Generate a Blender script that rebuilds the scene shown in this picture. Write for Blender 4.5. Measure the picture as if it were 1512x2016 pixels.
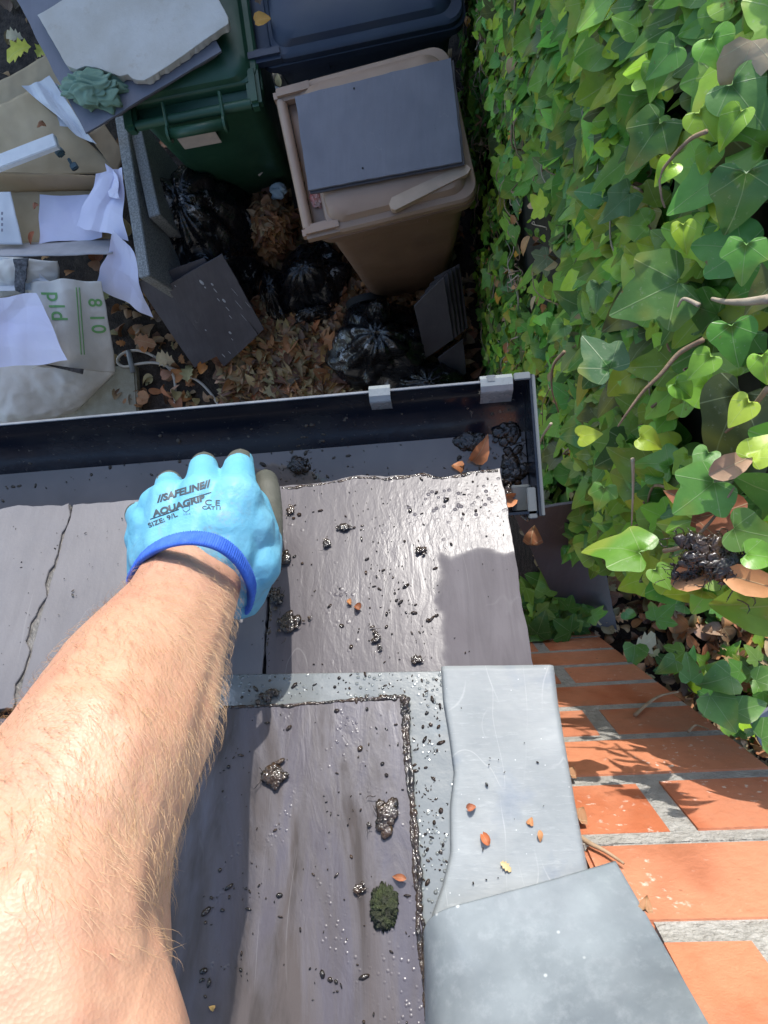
import bpy, bmesh, math, random
import numpy as np
from mathutils import Vector, Matrix, noise
from mathutils.bvhtree import BVHTree
random.seed(7); rng = np.random.default_rng(7)
S = bpy.context.scene; COL = S.collection
for o in list(bpy.data.objects): bpy.data.objects.remove(o)
R = math.radians
# ------------------------------------------------------------------ camera
F, H, NX, NY = 1300.0, 3.05, 860.0, 1010.0
nc = Vector(((NX-756)/F, -(NY-1008)/F, -1)).normalized()
Zc = -nc; Xc = (Vector((1,0,0)) - Zc*Zc.x).normalized(); Yc = Zc.cross(Xc)
RM = Matrix((Xc, Yc, Zc))                 # world = RM @ cam
cam = bpy.data.cameras.new('Camera'); co = bpy.data.objects.new('Camera', cam); COL.objects.link(co)
co.matrix_world = Matrix.Translation((0,0,H)) @ RM.to_4x4()
cam.sensor_fit = 'HORIZONTAL'; cam.sensor_width = 36; cam.lens = 36*F/1512
cam.clip_start = 0.01; cam.clip_end = 500
S.camera = co
S.render.resolution_x, S.render.resolution_y = 768, 1024
# ------------------------------------------------------------------ light
SUN_EL, SUN_AZ = R(28), R(2)             # azimuth measured from +Y, positive to +X
sd = Vector((math.sin(SUN_AZ)*math.cos(SUN_EL), math.cos(SUN_AZ)*math.cos(SUN_EL), math.sin(SUN_EL)))
W = bpy.data.worlds.new('World'); S.world = W; W.use_nodes = True
nt = W.node_tree; nt.nodes.clear()
sk = nt.nodes.new('ShaderNodeTexSky'); sk.sky_type = 'NISHITA'; sk.sun_disc = False
sk.sun_elevation = SUN_EL; sk.sun_rotation = SUN_AZ
bg = nt.nodes.new('ShaderNodeBackground'); bg.inputs[1].default_value = 0.15
ou = nt.nodes.new('ShaderNodeOutputWorld'); nt.links.new(sk.outputs[0], bg.inputs[0]); nt.links.new(bg.outputs[0], ou.inputs[0])
sl = bpy.data.lights.new('Sun', 'SUN'); sl.energy = 2.0; sl.angle = R(.55); sl.color = (1, .965, .91)
so = bpy.data.objects.new('Sun', sl); COL.objects.link(so); so.rotation_euler = sd.to_track_quat('Z','Y').to_euler()
S.view_settings.view_transform = 'Standard'; S.view_settings.look = 'None'; S.view_settings.exposure = 1.27; S.view_settings.gamma = 1
# ------------------------------------------------------------------ geometry of the place
ROT = R(4.2)
U = Vector((math.cos(ROT), math.sin(ROT), 0)); V = Vector((-math.sin(ROT), math.cos(ROT), 0)); ZV = Vector((0,0,1))
O = Vector((0,0,H))
def ray(px, py): return RM @ Vector(((px-756)/F, -(py-1008)/F, -1))
def P(px, py, z):                         # point of the world at height z
    r = ray(px, py); return O + r*((H-z)/-r.z)
def D(px, py, d): return P(px, py, H-d)
def hw(u, v, z): return U*u + V*v + ZV*z  # house frame -> world
EAVE_Z = H-.75
_e = P(770, 950, EAVE_Z); EV = _e.dot(V)
PITCH = math.atan(.646)
RD = V*math.cos(PITCH) - ZV*math.sin(PITCH); RN = U.cross(RD)    # down slope, normal
RM4 = Matrix((U, RD, RN)).transposed().to_4x4(); RM4.translation = hw(0, EV, EAVE_Z)
RI = RM4.inverted()
def PR(px, py, off=0):                    # hit with roof plane lifted by off, in roof coordinates
    r = ray(px, py); n = RN; p0 = RM4.translation + n*off
    return RI @ (O + r*((p0-O).dot(n)/r.dot(n)))
# ------------------------------------------------------------------ node helpers
class N:
    def __init__(s, name):
        s.m = bpy.data.materials.new(name); s.m.use_nodes = True; s.t = s.m.node_tree; s.t.nodes.clear()
        s.out = s.n('ShaderNodeOutputMaterial'); s.p = s.n('ShaderNodeBsdfPrincipled'); s.l(s.p.outputs[0], s.out.inputs[0])
        s.tc = s.n('ShaderNodeTexCoord')
    def n(s, k, **kw):
        x = s.t.nodes.new(k)
        for a, b in kw.items(): setattr(x, a, b)
        return x
    def l(s, a, b): s.t.links.new(a, b)
    def mp(s, sc=(1,1,1), loc=(0,0,0), rot=(0,0,0), src='Object'):
        x = s.n('ShaderNodeMapping'); s.l(s.tc.outputs[src], x.inputs[0]); x.inputs['Scale'].default_value = sc
        x.inputs['Location'].default_value = loc; x.inputs['Rotation'].default_value = rot; return x.outputs[0]
    def noise(s, scale, det=4, rough=.55, vec=None, dist=0):
        x = s.n('ShaderNodeTexNoise'); x.inputs['Scale'].default_value = scale; x.inputs['Detail'].default_value = det
        x.inputs['Roughness'].default_value = rough; x.inputs['Distortion'].default_value = dist
        s.l(vec or s.tc.outputs['Object'], x.inputs['Vector']); return x.outputs[0]
    def vor(s, scale, feat='F1', vec=None, rnd=1):
        x = s.n('ShaderNodeTexVoronoi', feature=feat); x.inputs['Scale'].default_value = scale; x.inputs['Randomness'].default_value = rnd
        s.l(vec or s.tc.outputs['Object'], x.inputs['Vector']); return x.outputs['Distance']
    def ramp(s, fac, *st, interp='LINEAR'):
        x = s.n('ShaderNodeValToRGB'); x.color_ramp.interpolation = interp; e = x.color_ramp.elements
        while len(e) < len(st): e.new(.5)
        for i, (p, c) in enumerate(st):
            e[i].position = p; e[i].color = (c, c, c, 1) if isinstance(c, (int, float)) else (*c, 1)
        s.l(fac, x.inputs[0]); return x.outputs[0]
    def mix(s, fac, a, b, mode='MIX'):
        x = s.n('ShaderNodeMix', data_type='RGBA', blend_type=mode)
        for i, v in ((0, fac), (6, a), (7, b)):
            if hasattr(v, 'default_value'): s.l(v, x.inputs[i])
            elif i == 0: x.inputs[0].default_value = v
            else: x.inputs[i].default_value = (*v, 1) if not isinstance(v, (int, float)) else (v, v, v, 1)
        return x.outputs[2]
    def math(s, op, a, b=0, c=0):
        x = s.n('ShaderNodeMath', operation=op)
        for i, v in enumerate((a, b, c)):
            if hasattr(v, 'default_value'): s.l(v, x.inputs[i])
            else: x.inputs[i].default_value = v
        return x.outputs[0]
    def bump(s, h, strength=.3, dist=.001, prev=None):
        x = s.n('ShaderNodeBump'); x.inputs['Strength'].default_value = strength; x.inputs['Distance'].default_value = dist
        s.l(h, x.inputs['Height'])
        if prev: s.l(prev, x.inputs['Normal'])
        return x.outputs[0]
    def set(s, col=None, rough=None, nrm=None, **kw):
        for k, v in (('Base Color', col), ('Roughness', rough), ('Normal', nrm)):
            if v is None: continue
            if hasattr(v, 'default_value'): s.l(v, s.p.inputs[k])
            else: s.p.inputs[k].default_value = (*v, 1) if k == 'Base Color' else v
        for k, v in kw.items():
            k = k.replace('_', ' ')
            if hasattr(v, 'default_value'): s.l(v, s.p.inputs[k])
            else: s.p.inputs[k].default_value = v
        return s.m
MATS = {}
def simple(name, c1, c2=None, rough=.6, ns=8, bs=60, bump=.2, bd=.002, spec=.5, metallic=0, sheen=0, det=5):
    if name in MATS: return MATS[name]
    c2 = c2 or tuple(x*.75 for x in c1)
    a = N(name); n1 = a.noise(ns, det); c = a.mix(a.ramp(n1, (.35, 0.), (.65, 1.)), c1, c2)
    r = a.ramp(a.noise(ns*2.3, 4), (.3, max(0, rough-.12)), (.7, min(1, rough+.1)))
    m = a.set(c, r, a.bump(a.noise(bs, 5), bump, bd), Specular_IOR_Level=spec, Metallic=metallic)
    MATS[name] = m; return m
def slate_mat(name, wet, lo, hi, dry=None, bumpy=1., dirt=.5, film=None, spec=.5):
    """riven slate with a film of water; wet 0..1; dry = (u0, u1, w0, w1) dry patch in roof coordinates"""
    a = N(name)
    big = a.noise(7, 4); streak = a.noise(9, 6, .6, a.mp((3.6 if film else 7, .8, 1)), .9); fine = a.noise(260, 4)
    c = a.mix(a.ramp(big, (.3, 0.), (.7, 1.)), lo, hi)
    c = a.mix(a.ramp(streak, (.42, .0), (.62, dirt)), c, tuple(x*.55 for x in lo))
    spots = a.ramp(a.vor(55), (.03, 1.), (.07, 0.)); spm = a.ramp(a.noise(17, 2), (.52, 0.), (.6, 1.))
    c = a.mix(a.math('MULTIPLY', a.math('MULTIPLY', spots, spm), .7), c, (.03, .025, .024))
    if wet > 0:
        mask = a.ramp(a.noise(5.5, 5, .6, a.mp((3.2, .8, 1)), .8), (.56-.3*wet, 1.), (.62-.3*wet+.12, .0))
        if wet > .8: mask = a.ramp(a.noise(5.5, 2), (0, 1.), (1, 1.))
        if dry:
            g = a.n('ShaderNodeSeparateXYZ'); wob = a.n('ShaderNodeMix', data_type='VECTOR')
            wn = a.n('ShaderNodeTexNoise'); wn.inputs['Scale'].default_value = 22; wn.inputs['Detail'].default_value = 5
            a.l(a.tc.outputs['Object'], wn.inputs['Vector'])
            va = a.n('ShaderNodeVectorMath', operation='MULTIPLY_ADD'); a.l(wn.outputs['Color'], va.inputs[0])
            va.inputs[1].default_value = (.05, .05, 0); a.l(a.tc.outputs['Object'], va.inputs[2]); a.l(va.outputs[0], g.inputs[0])
            du = a.ramp(a.math('MULTIPLY_ADD', g.outputs[0], 1, .5-dry[0]-.025), (.497, 0.), (.503, 1.))
            dw = a.ramp(a.math('MULTIPLY_ADD', g.outputs[1], -1, .5+dry[1]+.025), (.497, 0.), (.503, 1.))
            dr = a.math('MULTIPLY', du, dw); mask = a.math('MULTIPLY', mask, a.math('SUBTRACT', 1, dr))
        ro = a.mix(mask, (.7, .7, .7), (.24, .24, .24))
        rv = a.math('ADD', ro, a.math('MULTIPLY', a.noise(30, 4), .12))
        drops = a.ramp(a.vor(120 if not film else 210), (.08, 1.), (.3, 0.)); dm = a.ramp(a.noise(12, 3), (.53, 0.), (.66, 1.))
        dh = a.math('MULTIPLY', a.math('MULTIPLY', drops, dm), mask)
        rip = a.noise(26, 4, .55, a.mp((2.2, .7, 1), rot=(0, 0, .12)), 1.4)
        c = a.mix(a.math('MULTIPLY', mask, .85), c, a.mix(a.ramp(streak, (.3, 0.), (.7, .5)), film, lo)) if film else a.mix(a.math('MULTIPLY', mask, .35), c, tuple(x*.7 for x in lo))  # film tint: lilac sky reflection on the water, put into the base colour
        rp2 = a.math('MULTIPLY', a.noise(150, 4, .6, a.mp((1.5, .7, 1)), .5), a.ramp(a.noise(6, 3), (.5, .15), (.62, 1.))); nrm = a.bump(rip, .17*bumpy, .003); nrm = a.bump(rp2, .5*bumpy, .0012, nrm); nrm = a.bump(dh, .9, .0012, nrm); nrm = a.bump(fine, .12, .0006, nrm)
    else:
        rv = a.ramp(a.noise(11, 4), (.3, .38), (.7, .6)); nrm = a.bump(a.noise(26, 6, .62, a.mp((1.6, 1, 1))), .35*bumpy, .003); nrm = a.bump(fine, .15, .0006, nrm)
    scr = a.math('ABSOLUTE', a.math('SUBTRACT', a.noise(13, 2, .5, a.mp((1, .25, 1), rot=(0, 0, .35)), .4), .5)); c = a.mix(a.math('MULTIPLY', a.ramp(scr, (.0, .25), (.002, 0.)), a.ramp(a.noise(8, 2), (.5, 0.), (.6, 1.))), c, (.3, .29, .29))
    return a.set(c, rv, nrm, Specular_IOR_Level=spec)
# ------------------------------------------------------------------ object helpers
def tag(o, label=None, cat=None, group=None, kind=None):
    if label: o['label'] = label
    if cat: o['category'] = cat
    if group: o['group'] = group
    if kind: o['kind'] = kind
    return o
def thing(name, label, cat, loc, group=None, kind=None):
    o = bpy.data.objects.new(name, None); COL.objects.link(o); o.location = loc; o.empty_display_size = .05
    return tag(o, label, cat, group, kind)
def wpos(o):
    p = Vector(o.location)
    while o.parent: o = o.parent; p += Vector(o.location)
    return p
def link(name, me, mat, parent=None, M=None, smooth=False):
    """verts are in world coordinates (M None: recentred) or in frame M"""
    if smooth is not None:
        me.polygons.foreach_set('use_smooth', [bool(smooth)]*len(me.polygons))
    for m in (mat if isinstance(mat, (list, tuple)) else [mat]): me.materials.append(m)
    o = bpy.data.objects.new(name, me); COL.objects.link(o)
    if M is None:
        n = len(me.vertices); co = np.empty(n*3, 'f'); me.vertices.foreach_get('co', co); co = co.reshape(-1, 3)
        c = (co.min(0)+co.max(0))/2; c[2] = co[:, 2].min(); me.vertices.foreach_set('co', (co-c).ravel()); M = Matrix.Translation(Vector([float(x) for x in c]))
    if parent:
        o.parent = parent
        M = Matrix.Translation(-wpos(parent)) @ M
    o.matrix_local = M
    me.update(); return o
def mesh_bm(bm, name='m'):
    me = bpy.data.meshes.new(name); bm.normal_update(); bm.to_mesh(me); bm.free(); return me
def mesh_np(v, f, name='m'):
    me = bpy.data.meshes.new(name); me.from_pydata([tuple(map(float, x)) for x in v], [], [tuple(x) for x in f]); me.update(); return me
def jag(pts, amp, step, closed=True, seed=0, skip=()):
    r = random.Random(seed); out = []; n = len(pts)
    for i in range(n if closed else n-1):
        a, b = Vector(pts[i]), Vector(pts[(i+1) % n]); L = (b-a).length
        k = 1 if i in skip else max(1, int(L/step)); d = (b-a)/max(L, 1e-9); nn = Vector((-d.y, d.x, 0)); 
        for j in range(k):
            t = j/k; q = a.lerp(b, t)
            if j: q = q + nn*(noise.noise(Vector((q.x*35, q.y*35, seed)))*amp*1.5 + r.uniform(-.4, .4)*amp)
            out.append(q)
    return out
def prism(pts, n, th, bev=.0, rag=0, seed=0):
    """slab: outline pts (top face), thickness th towards -n"""
    bm = bmesh.new(); n = Vector(n); r = random.Random(seed)
    top = [bm.verts.new(p) for p in pts]; bot = [bm.verts.new(Vector(p) - n*th + (Vector((r.uniform(-1, 1), r.uniform(-1, 1), 0))*rag if rag else Vector())) for p in pts]
    f = bm.faces.new(top); bm.faces.new(bot[::-1]); k = len(pts)
    for i in range(k): bm.faces.new((top[(i+1) % k], top[i], bot[i], bot[(i+1) % k]))
    bmesh.ops.recalc_face_normals(bm, faces=bm.faces[:])
    if bev: bmesh.ops.bevel(bm, geom=[e for e in bm.edges], offset=bev, segments=1, affect='EDGES', clamp_overlap=True)
    return mesh_bm(bm)
def box(c, x, y, z, sx, sy, sz, bev=0.):
    """box centred at c, axes x,y,z (unit vectors), full sizes"""
    bm = bmesh.new(); bmesh.ops.create_cube(bm, size=1)
    x, y, z, c = Vector(x), Vector(y), Vector(z), Vector(c)
    if bev:
        for v in bm.verts: v.co = Vector((v.co.x*sx, v.co.y*sy, v.co.z*sz))
        bmesh.ops.bevel(bm, geom=bm.edges[:], offset=bev, segments=2, affect='EDGES')
        for v in bm.verts: v.co = c + x*v.co.x + y*v.co.y + z*v.co.z
    else:
        for v in bm.verts: v.co = c + x*(v.co.x*sx) + y*(v.co.y*sy) + z*(v.co.z*sz)
    bmesh.ops.recalc_face_normals(bm, faces=bm.faces[:])
    return bm
def bm_join(*bms):
    out = bms[0]
    for b in bms[1:]:
        me = bpy.data.meshes.new('t'); b.to_mesh(me); b.free(); out.from_mesh(me); bpy.data.meshes.remove(me)
    return out
def loft(rings, cap=True, closed=True):
    v, f = [], []; k = len(rings[0])
    for r in rings: v += list(r)
    for i in range(len(rings)-1):
        for j in range(k if closed else k-1):
            a, b = i*k+j, i*k+(j+1) % k; f.append((a, b, b+k, a+k))
    if cap: f.append(tuple(range(k))[::-1]); f.append(tuple(range((len(rings)-1)*k, len(rings)*k)))
    return v, f
def tube(pts, rad, seg=8, cap=True):
    pts = [Vector(p) for p in pts]; n = len(pts); rads = rad if isinstance(rad, (list, tuple)) else [rad]*n
    rings = []; up = Vector((.13, .2, 1)).normalized()
    for i in range(n):
        t = (pts[min(i+1, n-1)] - pts[max(i-1, 0)]).normalized()
        s = t.cross(up); s = s.normalized() if s.length > 1e-4 else Vector((1, 0, 0)); w = s.cross(t)
        rings.append([pts[i] + (s*math.cos(a) + w*math.sin(a))*rads[i] for a in [2*math.pi*j/seg for j in range(seg)]])
    return loft(rings, cap)
def spline(pts, k=8):
    pts = [Vector(p) for p in pts]; out = []
    for i in range(len(pts)-1):
        p0, p1, p2, p3 = pts[max(i-1, 0)], pts[i], pts[i+1], pts[min(i+2, len(pts)-1)]
        for j in range(k):
            t = j/k; out.append(.5*((2*p1) + (p2-p0)*t + (2*p0-5*p1+4*p2-p3)*t*t + (3*p1-p0-3*p2+p3)*t**3))
    return out + [pts[-1]]
def ridged(p, s=1., o=4):
    h = 0; a = 1
    for _ in range(o): h += a*(1-2*abs(noise.noise(p*s))); s *= 2.1; a *= .5
    return h
def sheet(c, nu, nv, amp, sc, seed=0, th=.0012, fine=.25, sag=0, lift=None, edge=0):
    """crumpled sheet through four corners (bilinear) with folds"""
    c = [Vector(x) for x in c]; v = []; off = Vector((seed*7.3, seed*3.1, seed))
    nn = (c[1]-c[0]).cross(c[3]-c[0]).normalized()
    if nn.z < 0: nn = -nn
    for j in range(nv+1):
        for i in range(nu+1):
            s, t = i/nu, j/nv
            p = c[0]*(1-s)*(1-t) + c[1]*s*(1-t) + c[2]*s*t + c[3]*(1-s)*t
            e = noise.noise_vector(p*sc*.8+off*2)*edge
            h = ridged(p+off, sc, 3)*amp + noise.noise(p*sc*6+off)*amp*fine
            h -= sag*(1-(2*s-1)**2)*(1-(2*t-1)**2)
            if lift: h += lift(s, t)
            v.append(p + nn*h + e)
    f = [(j*(nu+1)+i, j*(nu+1)+i+1, (j+1)*(nu+1)+i+1, (j+1)*(nu+1)+i) for j in range(nv) for i in range(nu)]
    me = mesh_np(v, f)
    if th:
        bm = bmesh.new(); bm.from_mesh(me); bmesh.ops.recalc_face_normals(bm, faces=bm.faces[:])
        bmesh.ops.solidify(bm, geom=bm.faces[:], thickness=th); bm.to_mesh(me); bm.free()
    return me
def struct(name, me, mat, M=None, smooth=False):
    return tag(link(name, me, mat, None, M, smooth), kind='structure')
def blob(c, r, amp, sc, seed, sub=4, squash=(1, 1, 1), axis=None):
    bm = bmesh.new(); bmesh.ops.create_icosphere(bm, subdivisions=sub, radius=1)
    off = Vector((seed*5.7, seed*2.3, seed*9.1)); c = Vector(c)
    for v in bm.verts:
        p = v.co.copy(); h = 1 + amp*ridged(p+off, sc, 4)
        q = Vector((p.x*squash[0], p.y*squash[1], p.z*squash[2]))*r*h
        if axis: q = axis @ q
        v.co = c+q
    return bm
# scattering of leaf templates into ONE mesh with per-leaf colour and UVs in leaf space
def leaf_template(half, curl=.25, fold=.2, wav=0, inner=False):
    out = list(half) + [(-x, y) for x, y in half[::-1] if abs(x) > 1e-6]
    v = [(0, 0, 0)]
    mid = [(0, .0), (0, .3), (0, .62)]
    vs = [(x, y) for x, y in mid]; k0 = len(vs); vs += out
    V3 = []; no = len(out)
    if inner:
        for (x, y) in out:
            ym = .02 if y < .05 else (.3 if y < .5 else .62); ym = max(.02, min(.75, y*.8)); vs.append((x*.52, ym+(y-ym)*.55))
    for i, (x, y) in enumerate(vs):
        z = fold*abs(x) - curl*(y-.3)**2 - (.25*curl*x*x) + (wav*math.sin(9*y+5*x)*(1 if k0 <= i < k0+no else .4) if i >= k0 else 0)
        V3.append((x, y, z))
    f = []; n = len(out)
    for i in range(n):
        a, b = k0+i, k0+(i+1) % n; ym = (out[i][1]+out[(i+1) % n][1])/2
        m = 0 if ym < .05 else (1 if ym < .5 else 2)
        ma = 0 if out[i][1] < .05 else (1 if out[i][1] < .5 else 2); mb = 0 if out[(i+1) % n][1] < .05 else (1 if out[(i+1) % n][1] < .5 else 2)
        if inner:
            ia, ib = k0+no+i, k0+no+(i+1) % n; f.append((a, b, ib)); f.append((a, ib, ia)); a, b = ia, ib
        f.append((ma, a, b))
        if ma != mb: f.append((ma, b, mb))
    return np.array(V3, 'f'), f
IVY = [leaf_template([(.0, -.02), (.12, -.13), (.3, -.15), (.45, -.04), (.47, .14), (.38, .33), (.3, .48), (.2, .68), (.1, .86), (0, .98)], .3, .22),
       leaf_template([(.0, -.02), (.14, -.14), (.36, -.2), (.43, -.02), (.57, .2), (.6, .36), (.36, .38), (.24, .5), (.16, .76), (0, 1.02)], .35, .15),
       leaf_template([(.0, 0), (.16, -.1), (.34, -.06), (.42, .12), (.36, .36), (.2, .62), (.08, .82), (0, .9)], .45, .4),
       leaf_template([(.0, -.04), (.1, -.16), (.32, -.22), (.5, -.06), (.46, .08), (.62, .2), (.66, .42), (.45, .44), (.3, .42), (.26, .6), (.12, .84), (0, .94)], .2, .1)]
DEAD = [leaf_template([(0, 0), (.12, .05), (.24, .2), (.28, .4), (.22, .65), (.1, .85), (0, 1)], 1.0, .7, .03),
        leaf_template([(0, 0), (.08, .08), (.22, .12), (.14, .22), (.32, .34), (.2, .42), (.34, .6), (.18, .64), (.2, .82), (0, .95)], .8, .5, .04),
        leaf_template([(0, 0), (.2, -.05), (.4, .1), (.42, .35), (.3, .6), (.12, .8), (0, .85)], .9, .9, .05),
        leaf_template([(0, .05), (.15, .0), (.3, .1), (.22, .3), (.1, .5), (0, .6)], 1.4, -.6, .05)]
def smooth_t(half, k=3, **kw):
    pts = [Vector((x, y, 0)) for x, y in half]; out = []
    for i in range(len(pts)-1):
        p0, p1, p2, p3 = pts[i-1] if i else Vector((-pts[1].x, pts[1].y, 0)), pts[i], pts[i+1], pts[i+2] if i+2 < len(pts) else Vector((-pts[i].x, pts[i].y, 0))
        for j in range(k):
            t = j/k; out.append(.5*((2*p1)+(p2-p0)*t+(2*p0-5*p1+4*p2-p3)*t*t+(3*p1-p0-3*p2+p3)*t**3))
    out.append(pts[-1]); hh = [(abs(p.x) if 0 < i < len(out)-1 else 0., p.y) for i, p in enumerate(out)]
    return leaf_template(hh, inner=True, **kw)
IVY += [smooth_t([(0, .02), (.16, -.14), (.36, -.13), (.46, .06), (.43, .26), (.31, .44), (.24, .62), (.11, .84), (0, .97)], curl=.3, fold=.14, wav=.012),
        smooth_t([(0, .03), (.15, -.14), (.38, -.16), (.46, .02), (.54, .22), (.50, .34), (.34, .42), (.24, .58), (.13, .80), (0, .95)], curl=.35, fold=.1, wav=.014),
        smooth_t([(0, .04), (.17, -.12), (.36, -.06), (.42, .16), (.34, .42), (.2, .66), (.08, .84), (0, .93)], curl=.5, fold=.32, wav=.01),
        smooth_t([(0, .02), (.12, -.15), (.34, -.20), (.49, -.04), (.55, .14), (.60, .32), (.48, .42), (.34, .45), (.27, .62), (.12, .84), (0, .95)], curl=.25, fold=.08, wav=.016)]
def scatter(name, temps, items, mat, parent=None):
    """items: (pos, nrm, tip, size, color, temp)"""
    vs, fs, uv, cl = [], [], [], []; base = 0
    for pos, nrm, tip, s, col, t in items:
        T, F_ = temps[t]; n = np.array(nrm, 'f'); n /= np.linalg.norm(n)+1e-9; y = np.array(tip, 'f'); y -= n*n.dot(y); y /= np.linalg.norm(y)+1e-9; x = np.cross(y, n)
        w = rng.uniform(.8, 1.15); tv = T*np.array([w, 1, rng.uniform(.3, 1.5)], 'f')
        tv = tv + np.array([1, 0, 0], 'f')*(tv[:, 1:2]**2)*rng.uniform(-.18, .18)
        vs.append(np.array(pos, 'f') + s*(tv[:, :1]*x + tv[:, 1:2]*y + tv[:, 2:]*n))
        for f in F_:
            fs.append((f[0]+base, f[1]+base, f[2]+base)); uv += [T[i][:2] for i in f]; cl += [(*col, 1)]*3
        base += len(T)
    v = np.concatenate(vs); me = bpy.data.meshes.new(name)
    me.vertices.add(len(v)); me.loops.add(len(fs)*3); me.polygons.add(len(fs))
    c0 = v.mean(0)
    me.vertices.foreach_set('co', v.ravel()); me.loops.foreach_set('vertex_index', np.array(fs, 'i').ravel())
    me.polygons.foreach_set('loop_start', np.arange(0, len(fs)*3, 3, dtype='i')); me.polygons.foreach_set('loop_total', np.full(len(fs), 3, 'i'))
    me.update(); me.validate()
    u = me.uv_layers.new(name='UVMap'); u.data.foreach_set('uv', np.array(uv, 'f').ravel())
    ca = me.color_attributes.new('Col', 'FLOAT_COLOR', 'CORNER'); ca.data.foreach_set('color', np.array(cl, 'f').ravel())
    return link(name, me, mat, parent, smooth=True)
def leaf_mat(name, rough, veins, transl):
    a = N(name); at = a.n('ShaderNodeAttribute', attribute_name='Col'); c = at.outputs['Color']
    uvm = a.n('ShaderNodeUVMap'); sp = a.n('ShaderNodeSeparateXYZ'); a.l(uvm.outputs[0], sp.inputs[0])
    ang = a.math('ARCTAN2', sp.outputs[0], a.math('ADD', sp.outputs[1], .01))
    lines = a.math('ABSOLUTE', a.math('SINE', a.math('MULTIPLY', ang, 3.3))); rad = a.math('POWER', a.math('ADD', a.math('MULTIPLY', sp.outputs[0], sp.outputs[0]), a.math('MULTIPLY', sp.outputs[1], sp.outputs[1])), .5)
    vn = a.ramp(a.math('MULTIPLY', lines, a.math('ADD', rad, .12)), (.012, 1.), (.05, 0.))
    nz = a.noise(45, 4)
    c2 = a.mix(a.ramp(nz, (.35, 0.), (.7, .45)), c, a.mix(1, c, (.55, .62, .5), 'MULTIPLY'))
    c3 = a.mix(a.math('MULTIPLY', vn, veins), c2, a.mix(.75, c, (.55, .62, .35)))
    nrm = a.bump(vn, .3, .001); nrm = a.bump(a.noise(60, 3), .35, .002, nrm)
    if name == 'ivy_leaf':
        c3 = a.mix(a.ramp(a.noise(38, 5, .7), (.66, 0.), (.70, .85)), c3, (.20, .11, .04)); c3 = a.mix(a.math('MULTIPLY', a.ramp(rad, (.42, 0.), (.62, .5)), a.ramp(a.noise(16, 2), (.5, 0.), (.62, 1.))), c3, (.36, .36, .05)); c3 = a.mix(a.ramp(a.noise(160, 3, .7), (.62, 0.), (.7, .3)), c3, (.35, .38, .28))
    a.set(c3, a.ramp(a.noise(25, 3), (.3, rough-.08), (.7, rough+.15)), nrm, Specular_IOR_Level=.5)
    tr = a.n('ShaderNodeBsdfTranslucent'); a.l(c3, tr.inputs[0]); mx = a.n('ShaderNodeMixShader'); mx.inputs[0].default_value = transl
    a.l(a.p.outputs[0], mx.inputs[1]); a.l(tr.outputs[0], mx.inputs[2]); a.l(mx.outputs[0], a.out.inputs[0]); return a.m
M_IVY = leaf_mat('ivy_leaf', .36, .35, .3); M_DEAD = leaf_mat('dead_leaf', .6, .35, .1)
def jit(c, a=.2):
    k = rng.uniform(1-a, 1+a); return tuple(max(.003, x*k*rng.uniform(1-a*.35, 1+a*.35)) for x in c)
DEADC = [(.34, .14, .055), (.22, .10, .055), (.44, .22, .10), (.38, .24, .13), (.36, .26, .13), (.50, .35, .20), (.15, .09, .06), (.42, .18, .07), (.32, .24, .12)]
exec_parts = []
# ================================================================== HOUSE: roof, slates, lead, brick pier
hb = hw(-.6, -.6, 0)
house = thing('house', 'house with wet purple slate roof, lead flashing and an orange brick pier', 'house', hb)
M_WALL = simple('house_wall', (.22, .21, .2), (.17, .165, .16), .8)
link('wall', mesh_bm(box(hw(-1.2, -1.2, (EAVE_Z-.12)/2), U, V, ZV, 2.5, 2.2, EAVE_Z-.12)), M_WALL, house)
def roofbox(name, u0, u1, w0, w1, n0, n1, mat):
    bm = bmesh.new(); bmesh.ops.create_cube(bm, size=1)
    for v in bm.verts: v.co = Vector(((u0+u1)/2+v.co.x*(u1-u0), (w0+w1)/2+v.co.y*(w1-w0), (n0+n1)/2+v.co.z*(n1-n0)))
    return link(name, mesh_bm(bm), mat, house, RM4)
uEnd = PR(1040, 1200).x
roofbox('roof', -2.4, uEnd-.03, -2.6, -.035, -.05, -.013, simple('felt', (.02, .02, .022), rough=.8))
fb = box(hw(-1.2+.02, EV-.055, EAVE_Z-.075), U, V, ZV, 2.5, .02, .13); link('fascia', mesh_bm(fb), simple('fascia', (.05, .052, .055), rough=.5), house)
DK = (.105, .088, .1); LT = (.24, .22, .24)
M_SA = slate_mat('slate_wet', .85, (.10, .088, .094), (.14, .128, .135), dry=(PR(870, 1200).x, PR(900, 1090).y), bumpy=.8, dirt=.3, spec=.26)
M_SB = slate_mat('slate_dry', 0, (.12, .112, .118), (.16, .152, .158), bumpy=.8, dirt=.15)
M_SD = slate_mat('slate_streaky', .45, (.058, .045, .042), (.082, .068, .067), bumpy=1.1, dirt=.7, film=(.105, .10, .125))
M_SY = slate_mat('slate_yard', 0, (.068, .062, .072), (.105, .098, .11), bumpy=.7, dirt=.2)
M_SF = slate_mat('slate_flat', 0, (.13, .138, .175), (.17, .178, .215), bumpy=.35, dirt=.1)
M_CHIP = simple('slate_edge', (.1, .085, .08), (.2, .17, .16), .35, 40, 90, .8, .003)
def slate(pts_px, off, th, mat, amp, seed, skip=(), label=None):
    pts = [PR(x, y, off) for x, y in pts_px]
    o = link('roof_slate', prism(jag(pts, amp, .006, seed=seed, skip=skip), (0, 0, 1), th, .0006, rag=.0015, seed=seed), mat, house, RM4)
    if label: o['label'] = label
    return o
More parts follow.
